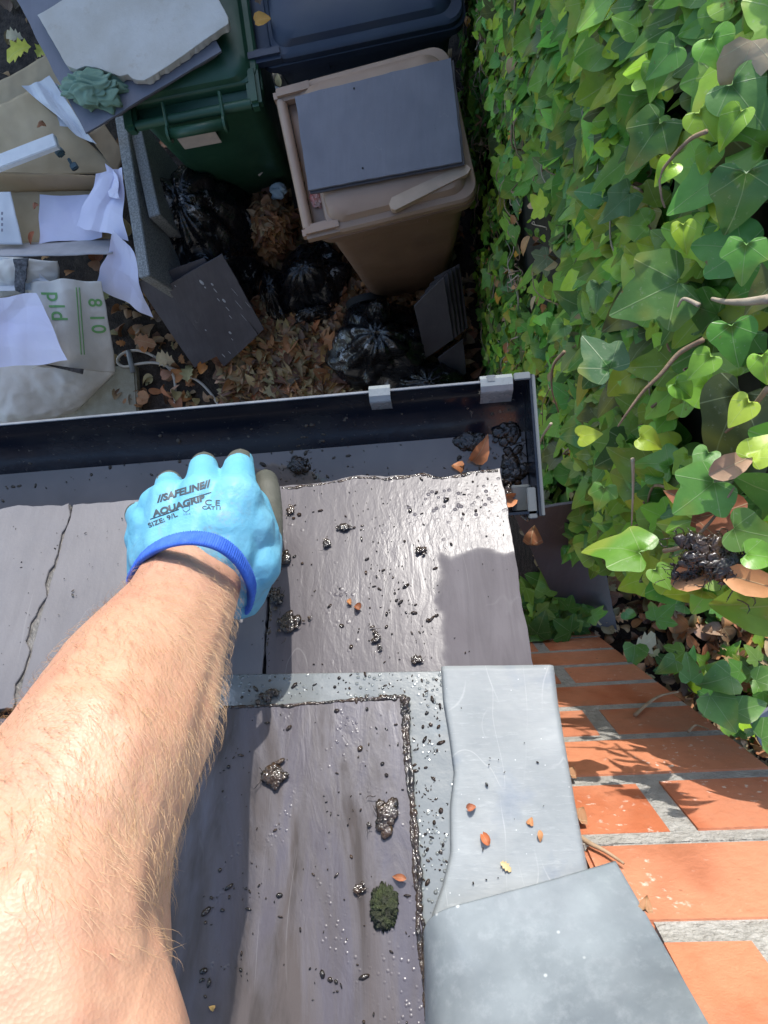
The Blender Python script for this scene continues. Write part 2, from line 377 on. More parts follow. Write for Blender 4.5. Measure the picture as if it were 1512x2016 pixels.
slate([(549, 957), (640, 948), (700, 936), (760, 938), (835, 930), (862, 941), (925, 928), (985, 921), (1050, 1309), (1056, 1345), (520, 1352)], .0, .007, M_SA, .0012, 1, label='soaked end slate splashed with mud beside the gloved hand')
slate([(143, 994), (330, 978), (543, 958), (514, 1352), (30, 1395)], -.0005, .007, M_SB, .0012, 2, label='dry grey slate under the forearm')
slate([(-420, 1040), (-40, 1003), (100, 994), (135, 990), (128, 1040), (115, 1080), (106, 1112), (95, 1124), (88, 1150), (91, 1175), (76, 1196), (60, 1225), (50, 1262), (58, 1280), (50, 1305), (38, 1335), (24, 1395), (-600, 1440)], .001, .008, M_SB, .0035, 3, label='dry grey slate with a flaking torn edge')
# torn layers on the left slate's edge
for k, (pp, off) in enumerate([([(110, 996), (139, 994), (131, 1040), (119, 1090), (103, 1160), (83, 1238), (60, 1310), (42, 1390), (20, 1390), (10, 1300), (20, 1200), (60, 1100)], -.0022)]):
    pts = [PR(x, y, off) for x, y in pp]
    link('flaked_edge', prism(jag(pts, .002, .004, seed=11+k), (0, 0, 1), .004, .0003, .003, k), simple('flake', (.085, .08, .072), (.15, .14, .13), .45, 60, 150, .9, .003), house, RM4)
M_LEAD = None
def lead_mat():
    a = N('lead'); n1 = a.noise(9, 6, .6); sc = a.noise(60, 5, .7, a.mp((1, 5, 1), rot=(0, 0, .5)))
    c = a.mix(a.ramp(n1, (.3, 0.), (.7, 1.)), (.20, .22, .225), (.28, .30, .305)); c = a.mix(a.ramp(sc, (.55, 0.), (.72, .6)), c, (.34, .36, .36))
    c = a.mix(a.ramp(a.noise(22, 5), (.56, 0.), (.7, .7)), c, (.17, .2, .24))
    c = a.mix(a.ramp(a.vor(90), (.02, .8), (.06, 0.)), c, (.62, .63, .63))
    nrm = a.bump(a.noise(14, 4), .6, .006); nrm = a.bump(sc, .2, .001, nrm)
    for rt, of in ((.3, 0), (1.3, 3), (2.4, 7)):
        k = a.math('ABSOLUTE', a.math('SUBTRACT', a.noise(15, 2, .5, a.mp((1, .3, 1), (of, of, 0), (0, 0, rt)), .5), .5)); k = a.math('MULTIPLY', a.ramp(k, (.0, 1.), (.0022, 0.)), a.ramp(a.noise(11, 2, .5, a.mp(loc=(of, 1, 0))), (.5, 0.), (.58, 1.))); c = a.mix(a.math('MULTIPLY', k, .4), c, (.42, .43, .42))
    c = a.mix(a.ramp(a.noise(4, 5, .65, a.mp((1, .6, 1))), (.5, 0.), (.75, .4)), c, (.19, .195, .19))
    return a.set(c, a.ramp(a.noise(15, 4), (.3, .5), (.7, .68)), nrm, Metallic=0.)
def leadwet_mat():
    a = N('lead_wet'); n1 = a.noise(9, 6, .6)
    c = a.mix(a.ramp(n1, (.3, 0.), (.7, 1.)), (.17, .185, .185), (.23, .245, .24)); c = a.mix(a.ramp(a.noise(12, 3), (.6, 0.), (.72, .5)), c, (.12, .185, .23))
    dr = a.math('MULTIPLY', a.ramp(a.vor(190), (.12, 1.), (.34, 0.)), a.ramp(a.noise(14, 3), (.5, 0.), (.62, 1.)))
    c = a.mix(a.math('MULTIPLY', a.ramp(a.vor(110), (.04, 1.), (.09, 0.)), .7), c, (.04, .04, .04))
    nrm = a.bump(dr, .9, .0015); nrm = a.bump(a.noise(40, 4), .35, .002, nrm)
    return a.set(c, .16, nrm, Metallic=.2)
M_LEAD = lead_mat(); M_LEADW = leadwet_mat()
# lower lead tray: strip above slate A and right-hand strip
pts = [PR(x, y, .003) for x, y in [(300, 1330), (1040, 1318), (1046, 1380), (1075, 1700), (1090, 1800), (1120, 2100), (300, 2100)]]
link('lead_tray', prism(pts, (0, 0, 1), .003, .0008), M_LEADW, house, RM4)['label'] = 'wet bluish lead tray round the streaky slate'
# upper lead sheet: wavy left edge, rounded over the verge at right
rows = []; NR = 60
LE = [(868, 1311), (872, 1380), (884, 1450), (893, 1520), (885, 1590), (886, 1680), (870, 1745), (850, 1800), (846, 1900), (840, 2050)]
RE = [(1079, 1309), (1087, 1380), (1098, 1450), (1110, 1520), (1122, 1590), (1141, 1690), (1152, 1745), (1160, 1800), (1180, 1900), (1210, 2050)]
def interp(L, t):
    t *= len(L)-1; i = min(int(t), len(L)-2); f = t-i
    return (L[i][0]*(1-f)+L[i+1][0]*f, L[i][1]*(1-f)+L[i+1][1]*f)
for j in range(NR+1):
    a, b = PR(*interp(LE, j/NR), .0065), PR(*interp(RE, j/NR), .0065); row = []
    for i in range(31):
        t = i/30; p = a.lerp(b, t); z = .0 if i else -.0025
        dd = noise.noise(Vector((p.x*14, p.y*14, 3)))*.0016 + noise.noise(Vector((p.x*45, p.y*45, 8)))*.0005
        row.append(Vector((p.x, p.y, p.z+z+dd)))
    e = row[-1]
    for k in range(1, 7):
        an = k/6*1.5; row.append(Vector((e.x+.006*math.sin(an), e.y, e.z-.006*(1-math.cos(an))*1.2)))
    e = row[-1]; row.append(e+Vector((.001, 0, -.022))); row.append(e+Vector((.002, 0, -.05)))
    rows.append(row)
v, f = loft(rows, cap=False, closed=False); me = mesh_np(v, f); bm = bmesh.new(); bm.from_mesh(me)
bmesh.ops.recalc_face_normals(bm, faces=bm.faces[:]); bmesh.ops.solidify(bm, geom=bm.faces[:], thickness=.0015); bm.to_mesh(me); bm.free()
link('lead_sheet', me, M_LEAD, house, RM4, True)['label'] = 'pale scratched lead sheet folded over the roof verge'
slate([(-700, 1440), (-100, 1420), (446, 1392), (610, 1382), (795, 1368), (800, 1420), (822, 1700), (836, 1860), (852, 2110), (-700, 2110)], .010, .009, M_SD, .0011, 4, label='streaky muddy slate framed by the lead tray')
# lead saddle dressed up the pier
cols = [[(836, 1856, .512), (846, 1818, .505), (876, 1794, .500), (960, 1770, .503), (1085, 1737, .512), (1212, 1700, .530)],
        [(838, 1905, .503), (850, 1880, .488), (890, 1862, .478), (980, 1850, .475), (1140, 1825, .475), (1268, 1798, .480)],
        [(840, 1960, .493), (852, 1945, .472), (896, 1940, .458), (1000, 1930, .448), (1180, 1915, .440), (1330, 1905, .432)],
        [(842, 2030, .483), (856, 2030, .452), (902, 2030, .432), (1010, 2030, .420), (1220, 2025, .400), (1396, 2020, .375)],
        [(846, 2150, .465), (862, 2150, .430), (910, 2150, .400), (1030, 2150, .385), (1260, 2150, .360), (1480, 2150, .320)],
        [(850, 2350, .440), (868, 2350, .400), (920, 2350, .360), (1050, 2350, .340), (1300, 2350, .310), (1600, 2350, .260)]]
g = [spline([D(*c) for c in r], 10) for r in cols]; nC = len(g[0])
grid = [spline([r[i] for r in g], 12) for i in range(nC)]
rows = [[grid[i][j] + Vector((0, .4, .6))*noise.noise(grid[i][j]*22)*.0022 for i in range(nC)] for j in range(len(grid[0]))]
v, f = loft(rows, cap=False, closed=False); me = mesh_np(v, f); bm = bmesh.new(); bm.from_mesh(me); bmesh.ops.recalc_face_normals(bm, faces=bm.faces[:])
bmesh.ops.solidify(bm, geom=bm.faces[:], thickness=.0025); bm.to_mesh(me); bm.free()
def saddle_mat():
    a = N('lead_saddle'); n1 = a.noise(11, 6, .6)
    c = a.mix(a.ramp(n1, (.3, 0.), (.7, 1.)), (.15, .175, .195), (.29, .325, .345)); c = a.mix(a.ramp(a.noise(80, 6, .7), (.5, 0.), (.8, .5)), c, (.38, .41, .43))
    c = a.mix(a.ramp(a.vor(45), (.03, .9), (.08, 0.)), c, (.6, .62, .62)); c = a.mix(a.ramp(a.noise(16, 5), (.5, 0.), (.8, .45)), c, (.15, .16, .18))
    return a.set(c, a.ramp(a.noise(15, 4), (.3, .38), (.7, .6)), a.bump(a.noise(13, 5), .5, .004), Metallic=.15)
link('lead_saddle', me, saddle_mat(), house, None, True)['label'] = 'blue-grey lead saddle dressed up the brick pier'
# ------------------------------------------------------------------ brick pier
def UV_(p): return p.dot(U), p.dot(V)
DP = .30; uR = (UV_(D(1512, 1519, DP*F/(1519-NY)))[0] + UV_(D(1281, 1348, DP*F/(1348-NY)))[0])/2; CH = .130; HB = .133
def brick_mat():
    a = N('brick'); at = a.n('ShaderNodeAttribute', attribute_name='Col')
    n1 = a.noise(6, 3, .5, a.mp((1.6, 1, .7), rot=(0, .35, 0))); c = a.mix(a.ramp(n1, (.38, 0.), (.52, .8)), at.outputs['Color'], a.mix(.62, at.outputs['Color'], (.74, .32, .18)))
    c = a.mix(a.ramp(a.noise(70, 5), (.5, 0.), (.75, .25)), c, (.3, .09, .035)); sp = a.math('MULTIPLY', a.ramp(a.noise(120, 4), (.62, 0.), (.7, 1.)), a.ramp(a.noise(9, 2), (.5, 0.), (.62, 1.)))
    c = a.mix(sp, c, (.75, .6, .5)); c = a.mix(a.math('MULTIPLY', a.ramp(a.vor(38), (.05, 1.), (.1, 0.)), a.ramp(a.noise(14, 2), (.5, 0.), (.56, 1.))), c, (.16, .07, .04)); c = a.mix(a.ramp(a.noise(4, 6, .7), (.52, 0.), (.75, .55)), c, (.36, .22, .15))
    return a.set(c, .62, a.bump(a.noise(60, 6, .7), .6, .004), Specular_IOR_Level=.3)
bm = bmesh.new(); lay = bm.loops.layers.float_color.new('Col'); zt = H-.605+4*CH; k = 0; pw = .40
zc = zt
while zc > 0:
    header = (round((zt-zc)/CH) % 2 == 0) == True
    dd = H-zc
    segs = []
    if round((zc-(H-.605))/CH) % 2 == 0: segs = [(uR-HB*3, uR-HB*2-.017), (uR-2*HB, uR-HB-.017), (uR-HB, uR)]   # course just below z is a header row
    else: segs = [(uR-HB*4, uR-HB*2-.017), (uR-HB*2, uR)]
    for (a_, b_) in segs:
        a_ = max(a_, .128 if zc > H-.47 else (.105 if zc > H-.60 else .04))
        if b_-a_ < .02: continue
        col = random.choice([(.50, .15, .065), (.44, .125, .055), (.54, .18, .08), (.43, .16, .085), (.49, .135, .055)])
        n0 = len(bm.faces)
        s = box(hw((a_+b_)/2+random.uniform(-.001, .001), -DP-.052+random.uniform(-.001, .001), zc-CH/2+.0), U, V, ZV, b_-a_, .10, CH-.018, .0035)
        me_ = bpy.data.meshes.new('t'); s.to_mesh(me_); s.free(); bm.from_mesh(me_); bpy.data.meshes.remove(me_); bm.faces.ensure_lookup_table()
        for f_ in bm.faces[n0:]:
            for l_ in f_.loops: l_[lay] = (*[x*random.uniform(.98, 1.02) for x in col], 1)
    zc -= CH
pier = link('brick_pier', mesh_bm(bm), brick_mat(), house)
link('mortar', mesh_bm(bm_join(box(hw((uR+.06)/2, -DP-.1035, (H-.60)/2), U, V, ZV, uR-.06-.006, .2, H-.60), box(hw((uR+.13)/2, -DP-.1035, (H-.60+zt)/2), U, V, ZV, uR-.13-.006, .2, zt-H+.60-.004))), simple('mortar', (.33, .31, .275), (.43, .41, .37), .9, 60, 180, 1, .006), pier)
# ================================================================== GUTTER
zl = H-.745; vl = UV_(D(520, 794, .745))[1]; uC = UV_(D(1042, 760, .745))[0]
gut = thing('gutter', 'black plastic roof gutter half full of brown water along the slate edge', 'gutter', hw(-.3, EV, zl-.1))
def gutter_mat():
    a = N('gutter_plastic'); n1 = a.noise(9, 5, .6, a.mp((.6, 1.5, 1)))
    c = a.mix(a.ramp(n1, (.45, 0.), (.7, .8)), (.008, .011, .019), (.035, .036, .036)); c = a.mix(a.ramp(a.noise(150, 3), (.66, 0.), (.72, .8)), c, (.12, .11, .09))
    return a.set(c, a.ramp(n1, (.4, .16), (.7, .42)), a.bump(a.noise(50, 4), .15, .001))
M_G = gutter_mat()
inn = [(vl, 0), (vl-.003, -.012), (vl-.010, -.025), (vl-.021, -.037), (vl-.035, -.047), (vl-.050, -.055), (vl-.066, -.064), (vl-.085, -.071), (EV-.042, -.078), (EV-.044, -.03), (EV-.044, -.002)]
outp = [(EV-.047, -.002), (EV-.047, -.081), (vl-.085, -.074), (vl-.05, -.059), (vl-.018, -.040), (vl-.006, -.025), (vl+.0005, -.012), (vl+.0035, 0)]
prof = inn + outp
us = [-1.7, -1.2, -.8, -.5, -.2, 0, uC]
v, f = loft([[hw(u, q[0], zl+q[1]) for q in prof] for u in us]); me = mesh_np(v, f); bm = bmesh.new(); bm.from_mesh(me); bmesh.ops.recalc_face_normals(bm, faces=bm.faces[:]); bm.to_mesh(me); bm.free()
me.polygons.foreach_set('use_smooth', [True]*len(me.polygons)); me.set_sharp_from_angle(angle=R(38))
link('channel', me, M_G, gut, smooth=None)
M_RIM = simple('gutter_rim', (.30, .31, .32), (.2, .21, .22), .35, 30)
for a_, b_ in ((-1.7, uC-.022),): link('front_lip', mesh_bm(box(hw((a_+b_)/2, vl+.0018, zl+.0022), U, V, ZV, b_-a_, .0028, .003, .0006)), M_RIM, gut)
# end cap: plate with the channel's outline
cp = [(vl+.006, .003), (vl+.005, -.012), (vl-.006, -.03), (vl-.02, -.046), (vl-.05, -.064), (vl-.085, -.08), (EV-.05, -.088), (EV-.05, .003)]
v = [hw(u, *[q[0]], zl+q[1]) for u in (uC, uC+.004) for q in cp]; n = len(cp)
f = [tuple(range(n)), tuple(range(n, 2*n))[::-1]] + [(i, (i+1) % n, n+(i+1) % n, n+i) for i in range(n)]
ec = link('end_cap', mesh_np(v, f), M_G, gut)
link('cap_rim', mesh_bm(box(hw(uC+.0045, (vl+EV-.045)/2, zl+.003), U, V, ZV, .0035, vl-EV+.055, .004, .0008)), simple('cap_rim', (.16, .175, .18), rough=.35), ec)
M_CLIP = simple('clip_grey', (.27, .295, .305), (.19, .21, .22), .3, 30, 60, .1)
def clip(px, py, wpx, depth_in):
    u0 = UV_(D(px-wpx/2, py, .74))[0]; u1 = UV_(D(px+wpx/2, py, .74))[0]
    pr = [(vl+.008, -.02), (vl+.0085, .001), (vl+.004, .0065), (vl-.004, .0065), (vl-.010, .0035), (vl-.012-depth_in*.4, -.012), (vl-.012-depth_in*.9, -.02)]
    pr += [(q[0]-.0018 if q[0] > vl else q[0]-.001, q[1]-.002) for q in pr[::-1]]
    v, f = loft([[hw(u, q[0], zl+q[1]) for q in pr] for u in (u0, u0+.001, u1-.001, u1)]); me = mesh_np(v, f); bm = bmesh.new(); bm.from_mesh(me); bmesh.ops.recalc_face_normals(bm, faces=bm.faces[:]); bm.to_mesh(me); bm.free()
    return link('clip', me, M_CLIP, gut)
clip(748, 785, 42, .002); clip(979, 772, 64, .006)
link('bracket', mesh_bm(bm_join(box(hw(uC-.014, EV-.028, zl-.03), U, (V+ZV*.3).normalized(), (ZV-V*.3).normalized(), .022, .03, .005, .001), box(hw(uC-.006, EV-.035, zl-.006), U, V, ZV, .010, .035, .008, .001))), simple('bracket_grey', (.13, .145, .15), rough=.45), gut)
link('lip_joint', mesh_bm(bm_join(box(hw(uC-.008, vl+.004, zl+.004), U, V, ZV, .018, .008, .006, .001), box(hw(uC-.042, vl+.004, zl+.004), U, V, ZV, .01, .008, .006, .001))), simple('lip_joint', (.2, .215, .22), rough=.4), gut)
def water_mat():
    a = N('gutter_water')
    c = a.mix(a.ramp(a.noise(9, 3), (.35, 0.), (.65, 1.)), (.13, .105, .09), (.19, .155, .135))
    return a.set(c, .03, a.bump(a.noise(13, 3, .6, None, .8), .22, .004), Specular_IOR_Level=.8)
zw = zl-.055
wv = lambda u: 0
v = []; US = [(-1.69), -1.2, -.9, -.6, -.5, -.4, -.3, -.2, -.1, 0, .05, uC-.001]
for u in US:
    z = zw+wv(u)*1.5
    # front edge of the water meets the curved wall of the channel
    dz = z-zl
    for i in range(len(inn)-1):
        if inn[i][1] >= dz >= inn[i+1][1]:
            t = (dz-inn[i][1])/(inn[i+1][1]-inn[i][1]); fv = inn[i][0]+(inn[i+1][0]-inn[i][0])*t; break
    v += [hw(u, fv-.0008, z), hw(u, EV-.041, z)]
link('water', mesh_np(v, [(2*i, 2*i+2, 2*i+3, 2*i+1) for i in range(len(US)-1)]), water_mat(), gut)
# ------------------------------------------------------------------ mud, leaf rags and grit
def mud_mat():
    a = N('mud'); c = a.mix(a.ramp(a.noise(60, 4), (.4, 0.), (.7, 1.)), (.012, .009, .007), (.055, .032, .018))
    return a.set(c, .12, a.bump(a.noise(240, 4), .8, .002), Specular_IOR_Level=.7)
M_MUD = mud_mat()
def mudclump(name, pos, r, seed, M, label, cat='mud', squash=(1.3, 1, .5), extra=3, mat=None, strands=9):
    q = random.Random(seed); pos = Vector(pos); r = r*.8; ax = Matrix.Rotation(q.uniform(-.5, .5), 3, 'Z'); bm = None
    for k in range(7+extra*4):
        g_ = Vector((q.gauss(0, .62)*squash[0], q.gauss(0, .62)*squash[1], 0)); f_ = math.exp(-g_.length_squared*.35)
        b_ = blob(pos+ax @ g_*r+Vector((0, 0, r*.15*f_)), r*q.uniform(.22, .62)*(.45+.55*f_), .42, 2.2, seed+k, 3 if f_ > .6 else 2, (q.uniform(.7, 1.9), q.uniform(.5, 1.5), squash[2]*.6), Matrix.Rotation(q.uniform(0, 3.1), 3, 'Z'))
        bm = b_ if bm is None else bm_join(bm, b_)
    for k in range(strands):
        a = q.uniform(0, 6.3); p = pos+ax @ Vector((q.gauss(0, .8)*squash[0]*r, q.gauss(0, .8)*squash[1]*r, r*q.uniform(0, .5))); L_ = r*q.uniform(.5, 1.6); pp = [p]
        for _ in range(4): a += q.gauss(0, .6); p = p+Vector((math.cos(a), math.sin(a), q.gauss(0, .25)))*L_/4; pp.append(p)
        v, f = tube(pp, [r*.05]*4+[r*.015], 5); b_ = bmesh.new(); b_.from_mesh(mesh_np(v, f)); bm = bm_join(bm, b_)
    return tag(link(name, mesh_bm(bm), mat or M_MUD, None, M, True), label, cat, 'wet leaf mould clumps on the roof')
for i, (x, y, r, off, sq, ex, lb) in enumerate([
    (572, 1003, .0042, .003, (.8, 1.5, .5), 2, 'wet brown mud flake just right of the grey thumb tip'),
    (676, 1038, .0045, .003, (1.6, .9, .5), 3, 'upper end of the diagonal mud strip in the middle of the soaked end slate'),
    (643, 1070, .0045, .003, (.9, 1.4, .5), 2, 'lower end of the diagonal mud strip in the middle of the soaked end slate'),
    (556, 1100, .0068, .003, (1.1, 1.2, .5), 4, 'round wet mud clump beside the blue glove cuff'),
    (545, 1172, .0068, .003, (1., 1.6, .4), 4, 'dark mud clump below the round one, in the shadow of the wrist'),
    (572, 1228, .0085, .003, (1.5, 1.3, .5), 5, 'largest mud clump on the soaked end slate, right of the forearm'),
    (742, 1255, .0052, .003, (.6, 3.0, .4), 1, 'long upright black mud streak near the lower edge of the soaked end slate'),
    (828, 1083, .0042, .003, (1.2, 1, .6), 1, 'small black mud lump at the centre right of the soaked end slate'),
    (820, 1298, .0042, .003, (1.5, .8, .5), 2, 'small black mud lump touching the lead at the end slate foot'),
    (540, 1528, .0085, .013, (1.1, 1.2, .5), 4, 'dark mud clump high on the streaky slate near the elbow'),
    (760, 1602, .0085, .013, (1.2, 1.3, .5), 5, 'knobbly mud clump near the right edge of the streaky slate'),
    (712, 1750, .004, .013, (1.2, .8, .5), 1, 'small glossy mud lump left of the moss on the streaky slate'),
    (530, 1370, .0055, .006, (2.2, .7, .5), 4, 'mud lump on the wet blue lead strip')]):
    mudclump('mud_clump', PR(x, y, off), r, i*3+1, RM4, lb, squash=sq, extra=ex)
bm = blob(PR(756, 1785, .012), .0050, 1.1, 3, 77, 5, (.9, 1.3, .35))
tag(link('moss', mesh_bm(bm), simple('moss', (.03, .042, .008), (.012, .012, .006), .6, 90, 300, 1, .004), None, RM4, True), 'dark green moss tuft on the streaky slate', 'moss')
# mud ridge piled along the streaky slate's edges (one mass)
bm = bmesh.new()
def ridge(path, r0, r1, off, seed, n):
    global bm
    q = random.Random(seed); pts = []
    for i in range(n):
        t = i/n; x, y = interp(path, t); p = PR(x+q.uniform(-3, 3), y+q.uniform(-3, 3), off)
        bm = bm_join(bm, blob(p, q.uniform(r0, r1), .4, 1.5, seed+i, 2, (q.uniform(.7, 1.5), q.uniform(.8, 2), .45)))
def ribbon(path, wd, off, seed, lift=.6):
    global bm
    L_ = 260; rings = []; q = random.Random(seed); pts = [PR(*interp(path, t/L_), off) for t in range(L_+1)]
    for i, p in enumerate(pts):
        t = (pts[min(i+1, L_)]-pts[max(i-1, 0)]).normalized(); s_ = Vector((-t.y, t.x, 0)); o_ = p*1.0
        w = wd*(.55+.9*abs(noise.noise(o_*55+Vector((seed, 0, 0))))+.7*abs(noise.noise(o_*170))+.3*noise.noise(o_*500)); c = p+s_*noise.noise(o_*60+Vector((0, seed, 0)))*wd*1.1
        rings.append([c + s_*math.cos(a)*w*(1+.35*noise.noise(o_*300+Vector((a, 0, 0)))) + Vector((0, 0, 1))*max(-.0004, math.sin(a))*w*lift*(1+.8*noise.noise(o_*420+Vector((0, a, 3)))) for a in [2*math.pi*k/12 for k in range(12)]])
    v, f = loft(rings); b_ = bmesh.new(); b_.from_mesh(mesh_np(v, f)); bm = bm_join(bm, b_)
ribbon([(797, 1373), (803, 1450), (812, 1580), (822, 1700), (832, 1830), (845, 2010)], .0022, .0098, 5)
ribbon([(792, 1385), (796, 1450), (806, 1560), (818, 1700), (826, 1830), (838, 2010)], .0019, .0098, 25, .35)
ribbon([(546, 1010), (540, 1100), (534, 1200), (527, 1318)], .0020, -.001, 900, .5)
ribbon([(440, 1392), (560, 1389), (640, 1384), (720, 1377), (800, 1371)], .0017, .0098, 300)
ribbon([(555, 962), (640, 953), (700, 942), (760, 943), (835, 936), (870, 943), (930, 932), (980, 926)], .0022, -.0005, 700, .5)
ridge([(700, 1376), (790, 1372), (805, 1400), (800, 1440)], .0007, .0019, .0100, 500, 22)
ridge([(800, 1440), (815, 1600), (830, 1800)], .0006, .0017, .0100, 540, 30)
tag(link('mud_ridge', mesh_bm(bm), M_MUD, None, RM4, True), 'thin ridge of wet mud along the slate edges', 'mud', kind='stuff')
# grit: drops and specks
bm = bmesh.new(); q = random.Random(5)
def specks(poly, n, off, r0, r1):
    xs = [p[0] for p in poly]; ys = [p[1] for p in poly]; k = 0; cl = [(q.uniform(min(xs), max(xs)), q.uniform(min(ys), max(ys))) for _ in range(9)]
    while k < n:
        if q.random() < .6: c = q.choice(cl); x, y = q.gauss(c[0], 30), q.gauss(c[1], 30)
        else: x, y = q.uniform(min(xs), max(xs)), q.uniform(min(ys), max(ys))
        ins = False
        for i in range(len(poly)):
            (x1, y1), (x2, y2) = poly[i], poly[i-1]
            if (y1 > y) != (y2 > y) and x < (x2-x1)*(y-y1)/(y2-y1)+x1: ins = not ins
        if not ins: continue
        r = r0*(r1/r0)**(q.random()**2.2); p = PR(x, y, off)
        m = Matrix.Translation(p) @ Matrix.Rotation(q.uniform(0, 6.3), 4, 'Z') @ Matrix.Diagonal((r*q.uniform(.7, 2.4), r*q.uniform(.6, 1.1), r*.38, 1))
        bmesh.ops.create_icosphere(bm, subdivisions=1, radius=1, matrix=m); k += 1
specks([(560, 960), (980, 930), (1000, 1060), (880, 1080), (850, 1300), (480, 1315)], 230, .0008, .0005, .0028)
specks([(900, 1100), (1000, 1080), (1040, 1300), (880, 1300)], 8, .0008, .0004, .0012)
specks([(460, 1325), (860, 1325), (865, 1365), (460, 1380)], 60, .0035, .0005, .002)
specks([(805, 1380), (870, 1330), (885, 1600), (880, 1700), (835, 1750)], 120, .0035, .0005, .0022)
specks([(470, 1400), (790, 1380), (830, 1800), (840, 2016), (390, 2016), (400, 1600)], 150, .0108, .0005, .0026)
specks([(900, 1330), (1080, 1330), (1140, 1700), (880, 1760)], 14, .0085, .0004, .0014)
specks([(0, 1010), (240, 1000), (250, 1100), (0, 1320)], 40, .0015, .0004, .0013)
tag(link('grit', mesh_bm(bm), M_MUD, None, RM4, True), 'spatter of black grit and mud drops over slates and lead', 'grit', kind='stuff')
def leafthing(name, pos, nrm, tip, s, col, t, label, cat='leaf', group=None, temps=DEAD):
    o = scatter(name, temps, [(pos, nrm, tip, s, col, t)], M_DEAD); return tag(o, label, cat, group)
def onroof(x, y, off): return RM4 @ PR(x, y, off)
for i, (x, y, off, s, c, lb) in enumerate([(963, 1664, .010, .013, (.5, .14, .05), 'orange-red leaf chip on the lead sheet'), (985, 1697, .010, .011, (.7, .5, .25), 'pale tan leaf fragment on the lead sheet'),
    (920, 1593, .010, .009, (.4, .13, .06), 'tiny brown leaf fragment high on the lead sheet'), (1042, 1624, .010, .011, (.5, .2, .07), 'brown leaf crumb on the lead sheet, left of a twin crumb'), (1063, 1634, .010, .009, (.55, .25, .1), 'orange leaf crumb on the lead sheet nearest its folded edge'),
    (691, 1190, .004, .009, (.4, .16, .05), 'amber leaf scrap low on the soaked end slate'), (709, 1198, .004, .009, (.25, .08, .03), 'brown leaf scrap beside the amber one on the soaked end slate'), (421, 1987, .014, .008, (.7, .4, .12), 'tiny orange seed near the bottom of the streaky slate'),
    (800, 1730, .016, .012, (.35, .12, .05), 'orange-brown leaf scrap stuck in the mud ridge')]):
    a = random.uniform(0, 6.3); leafthing('leaf_scrap', onroof(x, y, off), RN, U*math.cos(a)+RD*math.sin(a), s, c, i % 4, lb, group='leaf scraps on the roof')
# sludge and leaves in the gutter
def G(x, y, d): return D(x, y, d)
for i, (x, y, d, r, sq, lb) in enumerate([(586, 915, .798, .011, (1.1, 1, .9), 'black mud lump standing out of the gutter water right of the hand'), (1008, 920, .80, .018, (.8, 2.2, .6), 'heap of black sludge against the gutter end cap'),
    (1015, 985, .79, .016, (.7, 1.8, .8), 'sludge lump in the back corner of the gutter by the slate'), (925, 868, .80, .014, (1.4, .6, .5), 'flat sludge patch in the gutter beside the orange leaf'), (1000, 850, .795, .012, (1.2, 1, .6), 'sludge lump high by the gutter end cap')]):
    o = mudclump('sludge', G(x, y, d), r*.8, 60+i*5, None, lb, 'sludge', sq, 5); o['group'] = 'sludge in the gutter'
leafthing('dead_leaf', G(930, 912, .785), (0, -.6, .8), (.5, .9, .2), .035, (.55, .2, .08), 0, 'orange curled leaf sticking up from the gutter water', group='dead leaves in the gutter')
leafthing('dead_leaf', G(915, 918, .782), (.3, .2, 1), (-.8, .1, .1), .026, (.42, .15, .05), 3, 'small brown leaf at the foot of the orange one in the gutter', group='dead leaves in the gutter')
leafthing('dead_leaf', G(992, 985, .77), (.2, -.1, 1), (1, .1, .1), .022, (.6, .22, .08), 2, 'orange leaf tip sticking out between end slate and end cap', group='dead leaves in the gutter')

bm = bmesh.new(); q = random.Random(91)
for k in range(260):
    x = q.choice((q.uniform(0, 560), q.gauss(590, 25), q.gauss(980, 45), q.uniform(560, 1030))); r_ = .0006*(5**(q.random()**2)); zz = zw+.0003
    y0 = 828-.068*x; y = y0 + (q.uniform(95, 160) if k % 3 else q.uniform(10, 90)); p = P(x, y, zw)
    u_, v_ = UV_(p); z_ = zw
    for i in range(len(inn)-1):
        if y-y0 < 92: # on the sloping wall: find height by marching
            pass
    if y-y0 < 92:
        h = None
        for s_ in range(60):
            zt_ = zl-.002-s_*.001; pp = P(x, y, zt_); vv = UV_(pp)[1]
            for i in range(len(inn)-1):
                if inn[i][1] >= zt_-zl >= inn[i+1][1]:
                    t_ = (zt_-zl-inn[i][1])/(inn[i+1][1]-inn[i][1]); fv = inn[i][0]+(inn[i+1][0]-inn[i][0])*t_
                    if vv >= fv and h is None: h = pp
        if h is None: continue
        p = h
    bmesh.ops.create_icosphere(bm, subdivisions=1, radius=1, matrix=Matrix.Translation(p) @ Matrix.Rotation(q.uniform(0, 6), 4, 'Z') @ Matrix.Diagonal((r_*q.uniform(1, 2.5), r_, r_*.5, 1)))
tag(link('silt', mesh_bm(bm), simple('silt', (.10, .075, .05), (.03, .022, .016), .5, 200), smooth=True), 'specks of silt floating and stuck inside the gutter', 'silt', kind='stuff')
